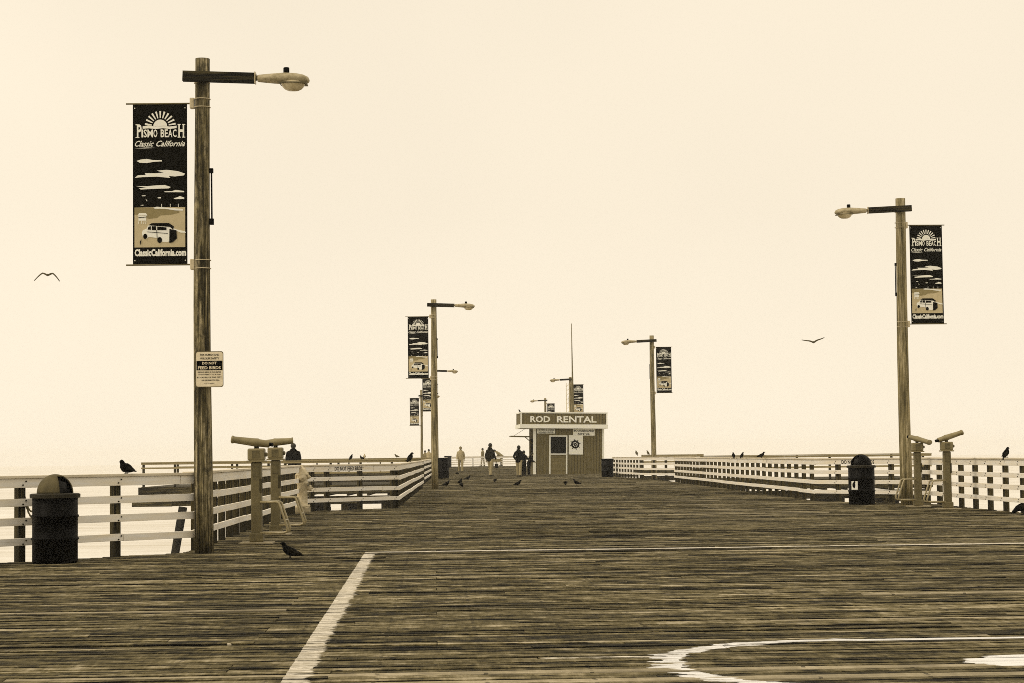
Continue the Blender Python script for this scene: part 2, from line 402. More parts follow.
    ring = math_(nt, 'MULTIPLY', math_(nt, 'MULTIPLY', math_(nt, 'MULTIPLY', ring, ring_top), stripes), ramp(nt, wear, [(.40, (.1,.1,.1,1)), (.47, (1,1,1,1))]))
    pc = uv(G(1040, 659.5))
    bu = math_(nt, 'DIVIDE', math_(nt, 'SUBTRACT', U, pc[0]), .47); bv = math_(nt, 'DIVIDE', math_(nt, 'SUBTRACT', V, pc[1]), .30)
    bl = math_(nt, 'ADD', math_(nt, 'MULTIPLY', bu, bu), math_(nt, 'MULTIPLY', bv, bv))
    blob = math_(nt, 'LESS_THAN', math_(nt, 'ADD', bl, math_(nt, 'MULTIPLY', math_(nt, 'SUBTRACT', wear2, .5), 1.2)), .9)
    # worn stroke to the left of the circle
    ps = uv(G(640, 656.5)); pe = uv(G(540, 657.5))
    st = math_(nt, 'MULTIPLY', band(math_(nt, 'SUBTRACT', V, ps[1]), -.07, .06), band(U, pe[0], pl[0]+.12))
    st = math_(nt, 'MULTIPLY', st, math_(nt, 'GREATER_THAN', noise(nt, coords(nt, (3, 22, 1)), 1, 4, .8), .52))
    paint = math_(nt, 'MAXIMUM', math_(nt, 'MAXIMUM', line, line2), math_(nt, 'MAXIMUM', ring, math_(nt, 'MAXIMUM', blob, st)))
    pcol = mix(nt, math_(nt, 'MAXIMUM', ring, blob), ramp(nt, g2, [(.38, tone(.50, .8)), (.49, tone(.90, .8))]), tone(1, .92))
    # only the top faces carry paint
    sn = nt.nodes.new('ShaderNodeSeparateXYZ'); nt.links.new(geo.outputs['Normal'], sn.inputs[0])
    paint = math_(nt, 'MULTIPLY', paint, math_(nt, 'GREATER_THAN', sn.outputs[2], .7))
    # droppings
    dr = noise(nt, coords(nt, (9, 14, 1)), 1, 2, .5)
    dr = math_(nt, 'GREATER_THAN', dr, .785)
    c = mix(nt, math_(nt, 'MULTIPLY', dr, .8), c, tone(.8, .8))
    c = mix(nt, paint, c, pcol)
    nt.links.new(c, b.inputs['Base Color']); bump(nt, b, f, 1.0, .02)
    return m

def build_deck():
    mb = MB(); pitch = .146; v = -5.0; i = 0
    while v < 226:
        uL = edge(Lf, v, -1)-.16; uR = edge(Rp, v, 1)+.16
        if 112 < v: uR = 11.4
        if 132 < v: uR = 9.9
        w = pitch-.010-random.random()**3*.034
        us = [uL]; x = uL+random.uniform(1.0, 5.0)
        while x < uR-1: us.append(round(x/.61)*.61); x += random.choice((3.66, 4.88, 4.88, 6.1))
        us.append(uR)
        us = sorted(set(us))
        for a, b in zip(us, us[1:]):
            if b-a < .3: continue
            z0 = -random.random()*.007; z1 = z0+random.uniform(-.003, .003); tl = random.uniform(-.004, .004)
            n = max(1, int((b-a)/1.2)) if v < 45 else 1
            vs = []
            e0 = random.uniform(0, .03) if a == uL else .003; e1 = random.uniform(0, .03) if b == uR else .003
            ph = random.random()*6
            for j in range(n+1):
                t = j/n; uu = a+e0+(b-a-e0-e1)*t; zz = z0+(z1-z0)*t+.0025*math.sin(ph+uu*1.3)
                yo = .003*math.sin(ph*2+uu)
                c = .006
                vs += [(uu, v+yo, zz-.06), (uu, v+yo, zz-c-tl/2), (uu, v+c+yo, zz-tl/2), (uu, v+w-c+yo, zz+tl/2), (uu, v+w+yo, zz-c+tl/2), (uu, v+w+yo, zz-.06)]
            fs = []
            for j in range(n):
                o = j*6
                for q in range(5): fs.append((o+q, o+6+q, o+7+q, o+q+1))
            fs.append((0, 1, 2, 3, 4, 5)); fs.append(tuple(n*6+q for q in (5, 4, 3, 2, 1, 0)))
            mb.add(vs, fs)
        v += pitch
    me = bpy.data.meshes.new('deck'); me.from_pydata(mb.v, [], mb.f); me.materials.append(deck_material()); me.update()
    bm = bmesh.new(); bm.from_mesh(me); bmesh.ops.recalc_face_normals(bm, faces=bm.faces[:]); bm.to_mesh(me); bm.free()
    o = bpy.data.objects.new('deck', me); COL.objects.link(o); o.rotation_euler = (0, 0, TH)
    tag(o, kind='structure')
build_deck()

# joists and stringers below, one mesh, seen only through the gaps and at the edge
def build_stringers():
    mb = MB()
    v = -5.0; step = 3.0
    while v < 224:
        v1 = min(v+step, 224)
        uL = max(edge(Lf, v, -1), edge(Lf, v1, -1)); uR = min(edge(Rp, v, 1), edge(Rp, v1, 1)) if v < 112 else 9.7
        if uR-uL > 1:
            mb.box((uL+.02, v+.002, -.40), (uR-.02, v1-.002, -.075))
            mb.box((uL-.10, v+.2, -.75), (uR+.1, v+.5, -.42))
        v = v1
    o = mb.build('deck_substructure', M['beam']); o.rotation_euler = (0, 0, TH); tag(o, kind='structure')
build_stringers()

# ------------------------------------------------------------------ sea
def sea_material():
    m, nt, b = newmat('sea_water', .25, .5)
    f = noise(nt, coords(nt, (.05, .25, 1)), 1, 7, .65, .3)
    g = noise(nt, coords(nt, (.004, .02, 1)), 1, 4, .6)
    s = math_(nt, 'ADD', math_(nt, 'MULTIPLY', f, .6), math_(nt, 'MULTIPLY', g, .5))
    c = ramp(nt, s, [(.40, tone(.66, .75)), (.64, tone(.92, .85))])
    nt.links.new(c, b.inputs['Base Color'])
    bump(nt, b, f, .6, .6)
    return m
mb = MB(); mb.add([(-2600, -60, 0), (2600, -60, 0), (2600, 3400, 0), (-2600, 3400, 0)], [(0, 1, 2, 3)])
o = mb.build('sea', sea_material(), loc=(0, 0, SEA_Z)); tag(o, kind='structure')

# ------------------------------------------------------------------ fences
def fence(P, Q, label, inb, spacing=1.2, Hh=1.06, rails=None, mats=None, off0=.1, group='white rail fences along the pier', name='rail_fence', cap=True, ends=(0, 0), posts=None):
    """P -> Q along the inboard faces of the rails; inb = +1 if inboard is to the left of P->Q"""
    P = Vector((P.x, P.y, 0)); Q = Vector((Q.x, Q.y, 0)); d = Q-P; L = d.length; rz = math.atan2(d.y, d.x)
    root = thing(name, P, label, 'fence', group, rz)
    s = -inb      # outboard direction in local y
    rails = rails or [(.195, .285), (.435, .53), (.675, .77), (.90, Hh-.035)]
    rm, pm = mats or (M['rail'], M['post'])
    n = 0
    for z0, z1 in rails:
        mb = MB(); x = -ends[0]; xe = L+ends[1]
        x2 = x+random.uniform(1.5, 4.5)
        while x < xe:
            e = min(x2, xe); dz = random.uniform(-.008, .008); dy = random.uniform(0, .004)
            y0, y1 = (0+dy)*s, (.04+dy)*s
            mb.bbox((x+.004, min(y0, y1), z0+dz), (e-.004, max(y0, y1), z1+dz), .004); x = e; x2 = x+4.2
        mb.build('rail', rm, root)
    if cap:
        mb = MB(); y0, y1 = -.02*s, .15*s
        mb.bbox((-ends[0], min(y0, y1), Hh-.035), (L+ends[1], max(y0, y1), Hh), .006); mb.build('cap_board', M['cap'] if rm is M['rail'] else rm, root)
    x = off0; proto = None
    y0, y1 = .046*s, .146*s
    xs = []
    while x < L: xs.append(x); x += spacing*random.uniform(.96, 1.04)
    if posts:
        xs = []
        for q in posts:
            t = min(((abs(P.lerp(Q, i/800).x/P.lerp(Q, i/800).y*F-(q-512))), i/800) for i in range(0, 801))[1]; xs.append(t*L)
    if posts:
        mb = MB()
        for x in xs:
            for z0, z1 in rails:
                for dx in (-.022, .022): mb.lathe([(.011, 0), (.009, .012)], 6, mat=Matrix.Translation((x+dx, -.0*s, (z0+z1)/2+dx)) @ Matrix.Rotation(R(90*s), 4, 'X'))
        mb.build('bolts', M['post'], root)['kind'] = 'stuff'
    for x in xs:
        if proto is None:
            mb = MB(); mb.bbox((-.05, min(y0, y1), -.25), (.05, max(y0, y1), Hh-.037), .006); proto = mb.build('post', pm, root); o = proto
        else:
            o = proto.copy(); COL.objects.link(o); o.parent = root
        o.location = (x, 0, 0)
    return root
f1 = fence(gA0, gB, 'white rail fence at the left behind the dome topped trash can', -1, 1.17, Hh=1.05, posts=[-166, -71, 24, 119])
fence(gB, G(304, 511.5), 'white rail fence running back behind the two left viewers', -1, 1.02, off0=.85)
f3 = fence(G(304, 511.5), G(400, 508), 'white rail fence facing the camera behind the hydrant, lettered about birds', -1, .77, posts=[313, 328, 361, 394])
fence(G(400, 508), G(424, 488), 'long white rail fence running back from the hydrant fence to the second left pole', -1, 1.2)
fence(G(425.5, 484), G(432.5, 478), 'short white rail fence between the second left pole and the black bins', -1, 1.3)
fence(G(434, 477), G(449, 466.7), 'far white rail fence on the left edge beyond the black bins', -1, 2.0)
r1a = xy(uS1, 30); r1b = Rp[1]
fence(r1b, r1a, 'white rail fence at the right edge beside the tilted viewers', -1, 1.2, posts=[940, 954, 968, 982.5, 998, 1015, 1033, 1052])
f8 = fence(G(815, 501.4), G(938, 503.4), 'white rail fence facing the camera behind the right trash can and lamp pole', -1, 1.18, posts=[833, 886, 922, 934])
fence(G(674, 482), G(815, 501.4), 'long white rail fence running back toward the right middle lamp pole', -1, 1.2)
fence(G(640, 478.8), G(692, 479.9), 'pale rail fence behind the right middle lamp pole', -1, 1.5)
fence(G(612.5, 476.5), G(640, 478.8), 'short white rail fence running from the bin beside the rental booth', -1, 1.2)
fence(G(449, 466.7), G(540, 465.6), 'farthest rail fence across the end of the pier behind the walkers', -1, 2.6, Hh=1.12)
# lettering on the fences
def fence_text(f, s, x, w, z=.955, h=.06, side=1):
    mb = MB(); text(s, x, z, w, h, -.006, .012, mb=mb)
    return mb.build('lettering', M['black'], f)
def along(P, Q, px):
    return min((abs(P.lerp(Q, i/1000).x/P.lerp(Q, i/1000).y*F-(px-512)), i/1000) for i in range(1001))[1]*(Q-P).length
p, q = G(304, 511.5), G(400, 508); p.z = q.z = 0
a, b_ = along(p, q, 333.5), along(p, q, 361); fence_text(f3, 'DO NOT FEED BIRDS', a, b_-a, .918, .09)
p, q = G(815, 501.4), G(938, 503.4)
a, b_ = along(p, q, 839.5), along(p, q, 872); fence_text(f8, 'DO NOT FEED BIRDS', a, b_-a, .918, .09)

# ------------------------------------------------------------------ side platforms on piles
def platform(x0, x1, y0, y1, z, label_f, spacing, rails, piles, batter=()):
    mb = MB(); yy = y0
    while yy < y1:
        mb.box((x0, yy, z-.08+random.uniform(-.004, .004)), (x1, min(yy+.2, y1)-.012, z)); yy += .2
    o = mb.build('side_deck', M['beam']); tag(o, kind='structure')
    mb = MB(); mb.box((x0-.1, y0-.12, z-.40), (x1, y0-.004, z-.01)); mb.box((x0-.1, y1+.004, z-.40), (x1, y1+.12, z-.01))
    mb.box((x0-.1, y0+.4, z-.86), (x1, y0+.75, z-.5)); mb.box((x0-.35, y0-.3, z-.86), (x0+1.4, y0-.02, z-.62))
    n = int((x1-x0)/.9)
    for i in range(n+1): mb.box((x0+.1+i*.9, y0+.01, z-.48), (x0+.2+i*.9, y1-.01, z-.085))
    o = mb.build('side_deck_substructure', M['beam']); tag(o, kind='structure')
    fence(Vector((x0, y0, 0)), Vector((x1, y0, 0)), label_f, -1, spacing, 1.1, rails, (M['wingrail'], M['post']), name='platform_fence', group='weathered fences of the side platforms').location.z = z
    return
PEND = []
M['wingrail'] = mottled('weathered_rail', .46, .06, .62, .8, (1.2, 14, 14), .3, .2, dirt=.45)
YL = G(141, 487.3).y
pL0 = at(141, 487, YL); pL1 = G(424, 483)
platform(pL0.x, pL1.x-.4, YL, YL+9, 0, 'weathered fence of the left side platform, beyond the near fence', 1.35, [(.50, .58), (.80, .87), (.98, 1.065)], None)
fence(Vector((pL0.x, YL+9, 0)), Vector((pL1.x-.4, YL+9, 0)), 'weathered fence on the far side of the left side platform', -1, 2.6, 1.1, [(.80, .87), (.98, 1.065)], (M['wingrail'], M['post']), name='platform_fence', group='weathered fences of the side platforms')
qa, qb = at(700, 470, 88), at(932, 470, 88)
platform(qa.x, qb.x, 88, 97, 0, 'weathered fence of the right side platform, behind the long right fence', 1.4, [(.50, .58), (.80, .87), (.98, 1.065)], None)
for i, px in enumerate((735, 790, 840, 885, 925)):
    p = at(px, 487, 89)
    PEND.append((p.x, i))
q0 = at(283, 470, 150); q1 = at(437, 470, 150)
platform(q0.x, q1.x, 150, 156, 0.02, 'far left platform fence under the distant lamp poles', 2.4, [(.5, .62), (.9, 1.065)], None)
q0 = at(575, 470, 150); q1 = at(704, 470, 150)
platform(q0.x+5, q1.x, 150, 156, 0.03, 'far right platform fence seen past the right middle lamp pole', 2.4, [(.5, .62), (.9, 1.065)], None)

def bent(P, Q, n, label, z=-.76, rake=0, brace=True):
    """a row of timber piles with a cap, standing in the sea"""
    d = (Q-P); L = d.length; rz = math.atan2(d.y, d.x)
    root = thing('pile_bent', Vector((P.x, P.y, z)), label, 'pier piles', 'rows of timber piles under the pier', rz)
    mb = MB(); mb.box((-.2, -.15, -.3), (L+.2, .15, 0)); mb.build('cap_beam', M['beam'], root)
    for i in range(n):
        x = L*i/max(1, n-1); mb = MB(); mb.smooth = True
        r = rake if i == 0 else 0
        mb.loft([(x, 0, -.305), (x-r*.5, 0, -4), (x-r, 0, SEA_Z-z-1.5)], [.19, .175, .16], 12); mb.build('pile', M['wetpile'], root)
    if brace:
        mb = MB(); mb.beam((0, -.19, -1), (L, -.19, -4.2), .08, .25); mb.build('brace', M['beam'], root)
for i, (px, rk) in enumerate([(262, 0), (312, 0), (345, 0), (385, 0), (415, 0)]):
    p = at(px, 487, YL+1.0)
    bent(Vector((p.x, YL+.9, 0)), Vector((p.x, YL+8.2, 0)), 3, ['row of piles from the left under the left platform', 'piles seen below the fence right of the hydrant', 'piles under the left platform below the painted fence lettering', 'piles seen below the right end of the hydrant fence', 'piles under the left platform nearest the second lamp pole'][i], z=-.87, brace=True)
# raked pile itself leaning sideways
p = at(183, 507, YL-.2); q = at(174, 560, YL-.2)
o = MB(); o.smooth = True
dv_ = q-p; o.loft([(0, 0, 0), tuple(dv_*1.0), tuple(dv_*2.9)], [.19, .185, .17], 12)
o = o.build('raking_pile', M['wetpile'], loc=p); tag(o, 'dark leaning pile between the near fence rails, left of the nearest lamp pole', 'pile')
for x, i in PEND:
    bent(Vector((x, 88.9, 0)), Vector((x, 96, 0)), 3, 'piles under the right side platform, '+('nearest the pier edge', 'second from the left', 'middle one left of the right trash can', 'right of the trash can', 'at its right end')[i], z=-.87)
for i in range(9):
    v = 50+i*12.0 if i else 49
    a = xy(edge(Lf, v, -1)+.1, v); b = xy(edge(Lf, v, -1)+8.5, v)
    bent(Vector((a.x, a.y, 0)), Vector((b.x, b.y, 0)), 4, ('first', 'second', 'third', 'fourth', 'fifth', 'sixth', 'seventh', 'eighth', 'ninth')[i]+' row of timber piles under the main deck beyond the hydrant fence', z=-.76)
for i, px in enumerate((610, 640, 668, 700)):
    p = at(px, 480, 151)
    bent(Vector((p.x, 150.8, 0)), Vector((p.x, 155.5, 0)), 3, 'piles under the far right platform, '+('nearest the bin by the booth', 'just left of the middle right pole', 'just right of the middle right pole', 'under its right end')[i], z=-.86, brace=False)

# ------------------------------------------------------------------ street lamps
def cobra_head(root, x, z, sg, k=1.0):
    """cast body: a wedge, flat on top, deep at the lamp end, with a bowl lens under it"""
    lu = MB(); lu.smooth = True
    X = [0, .02, .10, .22, .36, .50, .60, .66, .685]; top = [.045, .056, .062, .07, .078, .070, .050, .02, -.02]; bot = [-.035, -.042, -.05, -.062, -.072, -.08, -.082, -.078, -.06]
    ra = [.04, .055, .08, .11, .135, .14, .125, .09, .04]
    lu.loft([(x+sg*a*k, 0, z+(t+b)/2*k) for a, t, b in zip(X, top, bot)], [(r*k, (t-b)/2*k) for r, t, b in zip(ra, top, bot)], 20)
    o = lu.build('lamp_head', M['lum'], root)
    le = MB(); le.smooth = True
    le.lathe([(.165*k, .01), (.165*k, -.015), (.155*k, -.03), (.14*k, -.06), (.11*k, -.09), (.07*k, -.108), (.001, -.113)], 24, mat=Matrix.Translation((x+sg*.475*k, 0, z-.055*k)) @ Matrix.Diagonal((1, .78, 1, 1)))
    l = le.build('lens', M['lens'], o)
    mb = MB(); mb.beam((x+sg*.30*k, 0, z-.065*k), (x+sg*.66*k, 0, z-.075*k), .27*k, .014); mb.build('hinge_frame', M['lumdark'], o)
    pc = MB(); pc.lathe([(.04*k, 0), (.04*k, .06), (.035*k, .07)], 12, (x+sg*.385*k, 0, z+.078*k)); pc.build('photocell', M['black'], o)
    return o
def street_lamp(base, topz, armz, rb, rt, sg, label, k=1.0):
    """sg = +1 arm to the right"""
    root = thing('street_lamp', base, label, 'street lamp', 'street lamps along the pier')
    mb = MB(); mb.smooth = True
    n = 9; pts = []; rad = []
    for i in range(n):
        t = i/(n-1); pts.append((.012*math.sin(t*5+base.x), .01*math.sin(t*4), -.05+(topz+.05)*t)); rad.append((rb+(rt-rb)*t)*random.uniform(.985, 1.015))
    mb.loft(pts, rad, 20); pole = mb.build('pole', M['pole'] if (sg > 0 and base.y < 40) else M['pole_pale'], root)
    # timber cross arm bolted to the front of the pole
    tl = -.045*sg if False else 0
    mb = MB(); a = (-.23*sg, -rt-.05, armz+.02); b = (.72*k*sg, -rt-.05, armz-.02)
    mb.beam(a, b, .09, .135); arm = mb.build('cross_arm', M['arm'], root)
    mb = MB(); mb.smooth = True; mb.loft([(.70*k*sg, -rt-.05, armz-.014), (.72*k*sg+.09*sg, -rt-.05, armz-.02)], .03, 10)
    mb.lathe([(.045, 0), (.045, .03)], 10, mat=Matrix.Translation((.715*k*sg, -rt-.05, armz-.012)) @ Matrix.Rotation(R(90), 4, 'Y'))
    mb.build('pipe', M['gray'], arm)
    mb = MB(); mb.box((min(sg*(.72*k+.002), sg*(.72*k+.014)), -rt-.105, armz-.095), (max(sg*(.72*k+.002), sg*(.72*k+.014)), -rt+.005, armz+.06)); mb.build('end_plate', M['metal'], arm)
    for zz in (armz+.045, armz-.05):
        mb = MB(); mb.loft([(rt*1.08*math.cos(t), -.0-rt*1.08*math.sin(t)-.0, zz) for t in [k*math.pi/8 for k in range(17)]], .006, 6); mb.build('band', M['metal'], root)
    hd = cobra_head(root, .755*k*sg, armz-.03, sg, k); 
    for ob in [hd]: ob.location.y = -rt-.05
    # conduit on the pole
    mb = MB(); x = sg*(rb+rt)/2*1.02
    mb.loft([(x+sg*.008, 0, topz-1.5), (x+sg*.012, 0, topz-2.2)], .011, 8)
    mb.box((x-.02, -.03, topz-1.53), (x+.03, .03, topz-1.47)); mb.box((x-.02, -.03, topz-2.22), (x+.035, .03, topz-2.14)); mb.build('conduit', M['black'], root)
    return root

def bn_wave(x, z): return .0012*math.sin(z*3.1)
def banner(base, ztop, sg, label, rt=.11, k=1.0):
    """banner 0.71 x 2.13 m hung on the side of a pole; sg = -1 left of the pole"""
    u = .0132*k; BW, BH = 54.4*u, 163*u
    x0 = (-.20-BW) if sg < 0 else .205
    root = thing('banner', Vector((base.x, base.y, ztop)), label, 'banner', 'hanging banners on the lamp poles', R(random.uniform(-4, 4)))
    def X(a): return x0+a*u
    def Z(b): return -b*u
    def fin(mb, name, mat, parent):
        mb.v = [(x, y+bn_wave(x-x0, z), z) for x, y, z in mb.v]
        return mb.build(name, mat, parent)
    # cloth
    mb = MB(); nx, nz = 8, 24
    vs = [(X(54.4*i/nx), yy, Z(163*j/nz)) for yy in (0, .006) for j in range(nz+1) for i in range(nx+1)]
    N = (nx+1)*(nz+1); fs = []
    for o_ in (0, N):
        for j in range(nz):
            for i in range(nx):
                a = o_+j*(nx+1)+i; fs.append((a, a+1, a+nx+2, a+nx+1))
    rim = [i for i in range(nx+1)]+[j*(nx+1)+nx for j in range(1, nz+1)]+[nz*(nx+1)+i for i in range(nx-1, -1, -1)]+[j*(nx+1) for j in range(nz-1, 0, -1)]
    for a, b in zip(rim, rim[1:]+rim[:1]): fs.append((a, b, b+N, a+N))
    mb.smooth = False; mb.add(vs, fs); cloth = fin(mb, 'cloth', M['cloth_dark'], root)
    # beach picture
    mb = MB(); mb.poly([(X(a), Z(b)) for a, b in ((1.6, 105), (52.3, 105), (52.3, 145.3), (1.6, 145.3))], -.004, .002)
    p = fin(mb, 'beach_print', M['tan'], cloth)
    mb = MB(); mb.poly([(X(a), Z(b)) for a, b in ((1.6, 105), (20, 105.4), (46, 108), (46.5, 110.5), (38, 112.6), (28, 113), (24, 115.6), (16, 116.5), (8, 113), (1.6, 112))], -.006, -.003)
    fin(mb, 'water_print', M['brown'], cloth)
    C = MB(); yf, yb = -.009, -.001
    def P(pts): C.poly([(X(a), Z(b)) for a, b in pts], yf, yb)
    # sun rays and half disc
    cx, cy = 27.6, 23.2
    for i in range(11):
        t = R(10+16*i); c, s_ = math.cos(t), math.sin(t); r0, r1, w0, w1 = 8.6, 15.6, .5, .9
        P([(cx+c*r0+s_*w0, cy-s_*r0+c*w0), (cx+c*r1+s_*w1, cy-s_*r1+c*w1), (cx+c*r1-s_*w1, cy-s_*r1-c*w1), (cx+c*r0-s_*w0, cy-s_*r0-c*w0)])
    P([(cx+7.0*math.cos(R(a)), cy-7.0*math.sin(R(a))) for a in range(0, 181, 15)])
    P([(10, 23), (16, 22), (23, 23.4), (30, 22.4), (37, 23.4), (44, 22.6), (44, 25), (37, 25.8), (30, 25), (23, 25.8), (16, 25), (10, 25.4)])
    def TX(s, a0, a1, b0, b1, bold=.02, shear=0): text(s, X(a0), Z(b1), (a1-a0)*u, (b1-b0)*u, yf-.001, bold, shear, mb=C)
    for ch, a, b in (('I', 103, 117), ('S', 121, 150), ('M', 154, 201), ('O', 205, 239), ('B', 267, 298), ('E', 302, 328), ('A', 331, 367), ('C', 371, 403)):
        TX(ch, (a-28)/8.53, (b-28)/8.53, 26.2, 34.2, .02)
    TX('P', 4.2, 9.0, 21, 34.3, .03); TX('H', 45.8, 51.6, 21, 34.3, .03)
    # serifs
    for a0, a1, b in ((2.9, 6.6, 34.3), (2.9, 5, 21.4), (45, 48, 34.3), (49.6, 52.6, 34.3), (45, 48, 21.4), (49.6, 52.6, 21.4)): P([(a0, b-.5), (a1, b-.5), (a1, b+.4), (a0, b+.4)])
    TX('Classic', 2.2, 21.2, 37.6, 43.6, .012, .5); TX('California', 23.6, 52.4, 37.6, 43.6, .012, .5)
    P([(2, 45.2), (14, 44.5), (22, 44.9), (12, 45.3)])
    # clouds
    P([(3.8, 58), (8, 56.6), (14, 56), (20, 57.2), (29, 57.4), (29.4, 58.6), (21, 59), (14, 60.2), (7, 59.8)])
    P([(2, 75), (5, 72.6), (13, 72.2), (12, 70.4), (22, 70.6), (31, 70), (24, 68), (34, 67.2), (45, 68.6), (52.4, 71.2), (51, 73), (42, 74), (36, 73.4), (37.6, 75.4), (24, 74), (10, 74.4)])
    P([(3.1, 83.4), (14, 83.6), (24, 82.8), (32, 82.6), (38, 84.6), (36, 86), (24, 86.2), (8, 86.9), (6, 85.6), (14, 85.2)])
    P([(31.5, 89), (39, 88.8), (43, 87.6), (51.4, 88.8), (51.4, 90), (32, 89.8)])
    P([(40.8, 96), (45, 95), (47, 93.8), (51.4, 95.4), (51.4, 96.8), (42, 96.9)])
    P([(8.8, 93), (12.8, 92.8), (12.4, 93.6), (9.4, 93.7)]); P([(24.6, 95.2), (28.4, 94.6), (27.8, 96), (25.4, 96)]); P([(12.8, 96.4), (14.4, 98), (14.2, 99.2), (13.4, 97.6)]); P([(7.4, 102.8), (10.4, 102.2), (10.6, 103.2)])
    # surf, boats, hut
    P([(20.4, 105.4), (24, 104.4), (50, 107.0), (50, 108.6), (42, 108.2), (32, 106.6), (22, 106.4)])
    for a in (28.6, 37.2, 45.2): P([(a, 101.6), (a+.5, 101.6), (a+.5, 105.2), (a, 105.2)])
    P([(4.6, 113.2), (6.2, 110.8), (13, 110.8), (14.6, 113.2)]); P([(5.6, 113.6), (13.4, 113.6), (13.4, 118.4), (5.6, 118.4)])
    for a in (5.8, 8.4, 11, 13): P([(a, 118.6), (a+.5, 118.6), (a+.2, 121.6), (a-.4, 121.6)])
    # old estate car body
    P([(9, 131), (10, 128), (13.6, 126.6), (15, 123.6), (18, 122), (36, 122), (39.4, 125), (40, 138.6), (34, 140.2), (28, 139.6), (24, 136), (16, 134.6), (14, 136.6), (10, 135)])
    P([(38, 125), (43, 127.4), (52, 129.4), (53, 131), (48, 130.8), (40, 127.4)])
    TX('ClassicCalifornia.com', 1.8, 53.2, 147, 154.4, .045)
    for a, b in ((2, 4.5), (52.4, 4.5), (2, 158.6), (52.4, 158.6)): P([(a+.55*math.cos(t), b+.55*math.sin(t)) for t in (0, .8, 1.6, 2.4, 3.2, 4, 4.8, 5.6)])
    fin(C, 'lettering', M['cream'], cloth)
    D = MB(); yf, yb = -.013, -.010
    def Q(pts): D.poly([(X(a), Z(b)) for a, b in pts], yf, yb)
    Q([(15.6, 123), (19, 121), (36, 121), (41, 124.4), (40.4, 127.6), (37, 124.8), (19, 123.4)])
    Q([(15.6, 124.6), (18, 124), (18, 127.6), (14.8, 127.4)]); Q([(19, 124), (23.2, 124.2), (23.2, 128), (19, 127.8)]); Q([(24.4, 124.4), (33.6, 125.4), (33.6, 128), (24.4, 128)])
    Q([(36.6, 127), (43.6, 128.4), (44, 136.6), (40, 140.4), (36.4, 141)])
    for c0, c1, r_ in ((12.4, 134.2, 2.6), (26.8, 138, 3.0)): Q([(c0+r_*.8*math.cos(t*.5236), c1+r_*math.sin(t*.5236)) for t in range(12)])
    Q([(14.4, 129.4), (34.8, 131.2), (34.8, 131.7), (14.4, 129.9)]); Q([(23.6, 128), (24.1, 128), (24.6, 136.4), (24, 136)]); Q([(7, 139.6), (8.6, 137), (7.8, 143)])
    Q([(5.6, 115), (13.4, 114.4), (13.4, 115), (5.6, 115.6)])
    fin(D, 'artwork', M['cloth_dark'], cloth)
    for zz in (0.0, -163*u):
        mb = MB(); mb.smooth = True; e0 = x0-.09 if sg < 0 else x0+BW+.06; e1 = -.10 if sg < 0 else .10
        mb.loft([(e0, .003, zz), (e1, .003, zz)], .011, 8); mb.build('rod', M['gray'], root)
        mb = MB(); s2 = -1 if sg < 0 else 1
        mb.bbox((min(s2*.10, s2*.16), -.05, zz-.07), (max(s2*.10, s2*.16), .05, zz+.07), .01)
        for dz in (-.055, .055):
            mb.loft([(rt*1.15*math.cos(k*math.pi/8), -rt*1.15*math.sin(k*math.pi/8), zz+dz) for k in range(17)], .006, 6)
        mb.build('bracket', M['metal'], root)
    return root

def lamp_set(bx, by, topy, army, sg, label, blabel, btop, rb, rt, Y=None, tx=None, k=1.0):
    if Y is None: base = G(bx, by)
    else: base = at(bx, by, Y); base.z = 0
    tx = tx or bx
    topz = zat(tx, topy, base); armz = zat(tx, army, base)
    street_lamp(base, topz, armz, rb, rt, sg, label, k=k)
    zt = zat(bx+(-20 if sg > 0 else 20)*min(1, 26/base.y*1.2), btop, base)
    return base, banner(base, zt, -sg, blabel, rt, k)
b1, _ = lamp_set(203.5, 552.5, 59, 79.5, 1, 'nearest lamp pole at the left, tall weathered timber pole with bird notice', 'largest banner with sunburst and old car, hung on the nearest left pole', 103.6, .128, .095, tx=201)
b2, _ = lamp_set(435.2, 488.8, 299.5, 305.5, 1, 'second lamp pole on the left, standing at the fence corner beside black bins', 'banner on the second left lamp pole', 316.5, .13, .105, k=1.08)
lamp_set(437, 473, 363, 371, 1, 'third lamp pole on the left, almost hidden behind the second', 'banner peeking out behind the second left pole', 378.5, .12, .1, Y=141, k=1.08)
lamp_set(422, 471, 390, 396, 1, 'slim far lamp pole left of the second left pole', 'smallest banner on the left, hung on the far slim pole', 398, .11, .09, Y=168, k=1.08)
b5, _ = lamp_set(906.8, 505, 198.5, 210, -1, 'nearest lamp pole at the right, beside two viewers and a trash can', 'large banner hung right of the nearest right lamp pole', 225.0, .14, .11, k=1.045)
lamp_set(654, 477.5, 335.5, 341, -1, 'middle lamp pole on the right, standing alone before the pale fence', 'banner on the middle right lamp pole', 347, .135, .11, k=1.09)
lamp_set(571.5, 472, 377, 379.5, -1, 'lamp pole rising behind the rental booth beside the whip antenna', 'banner above the booth roof beside the antenna', 384.5, .13, .105, Y=151, k=1.08)
lamp_set(546, 468, 398, 400.5, -1, 'farthest lamp pole, barely above the left half of the booth roof', 'tiny banner half hidden by the booth sign', 403.5, .13, .11, Y=207, k=1.08)

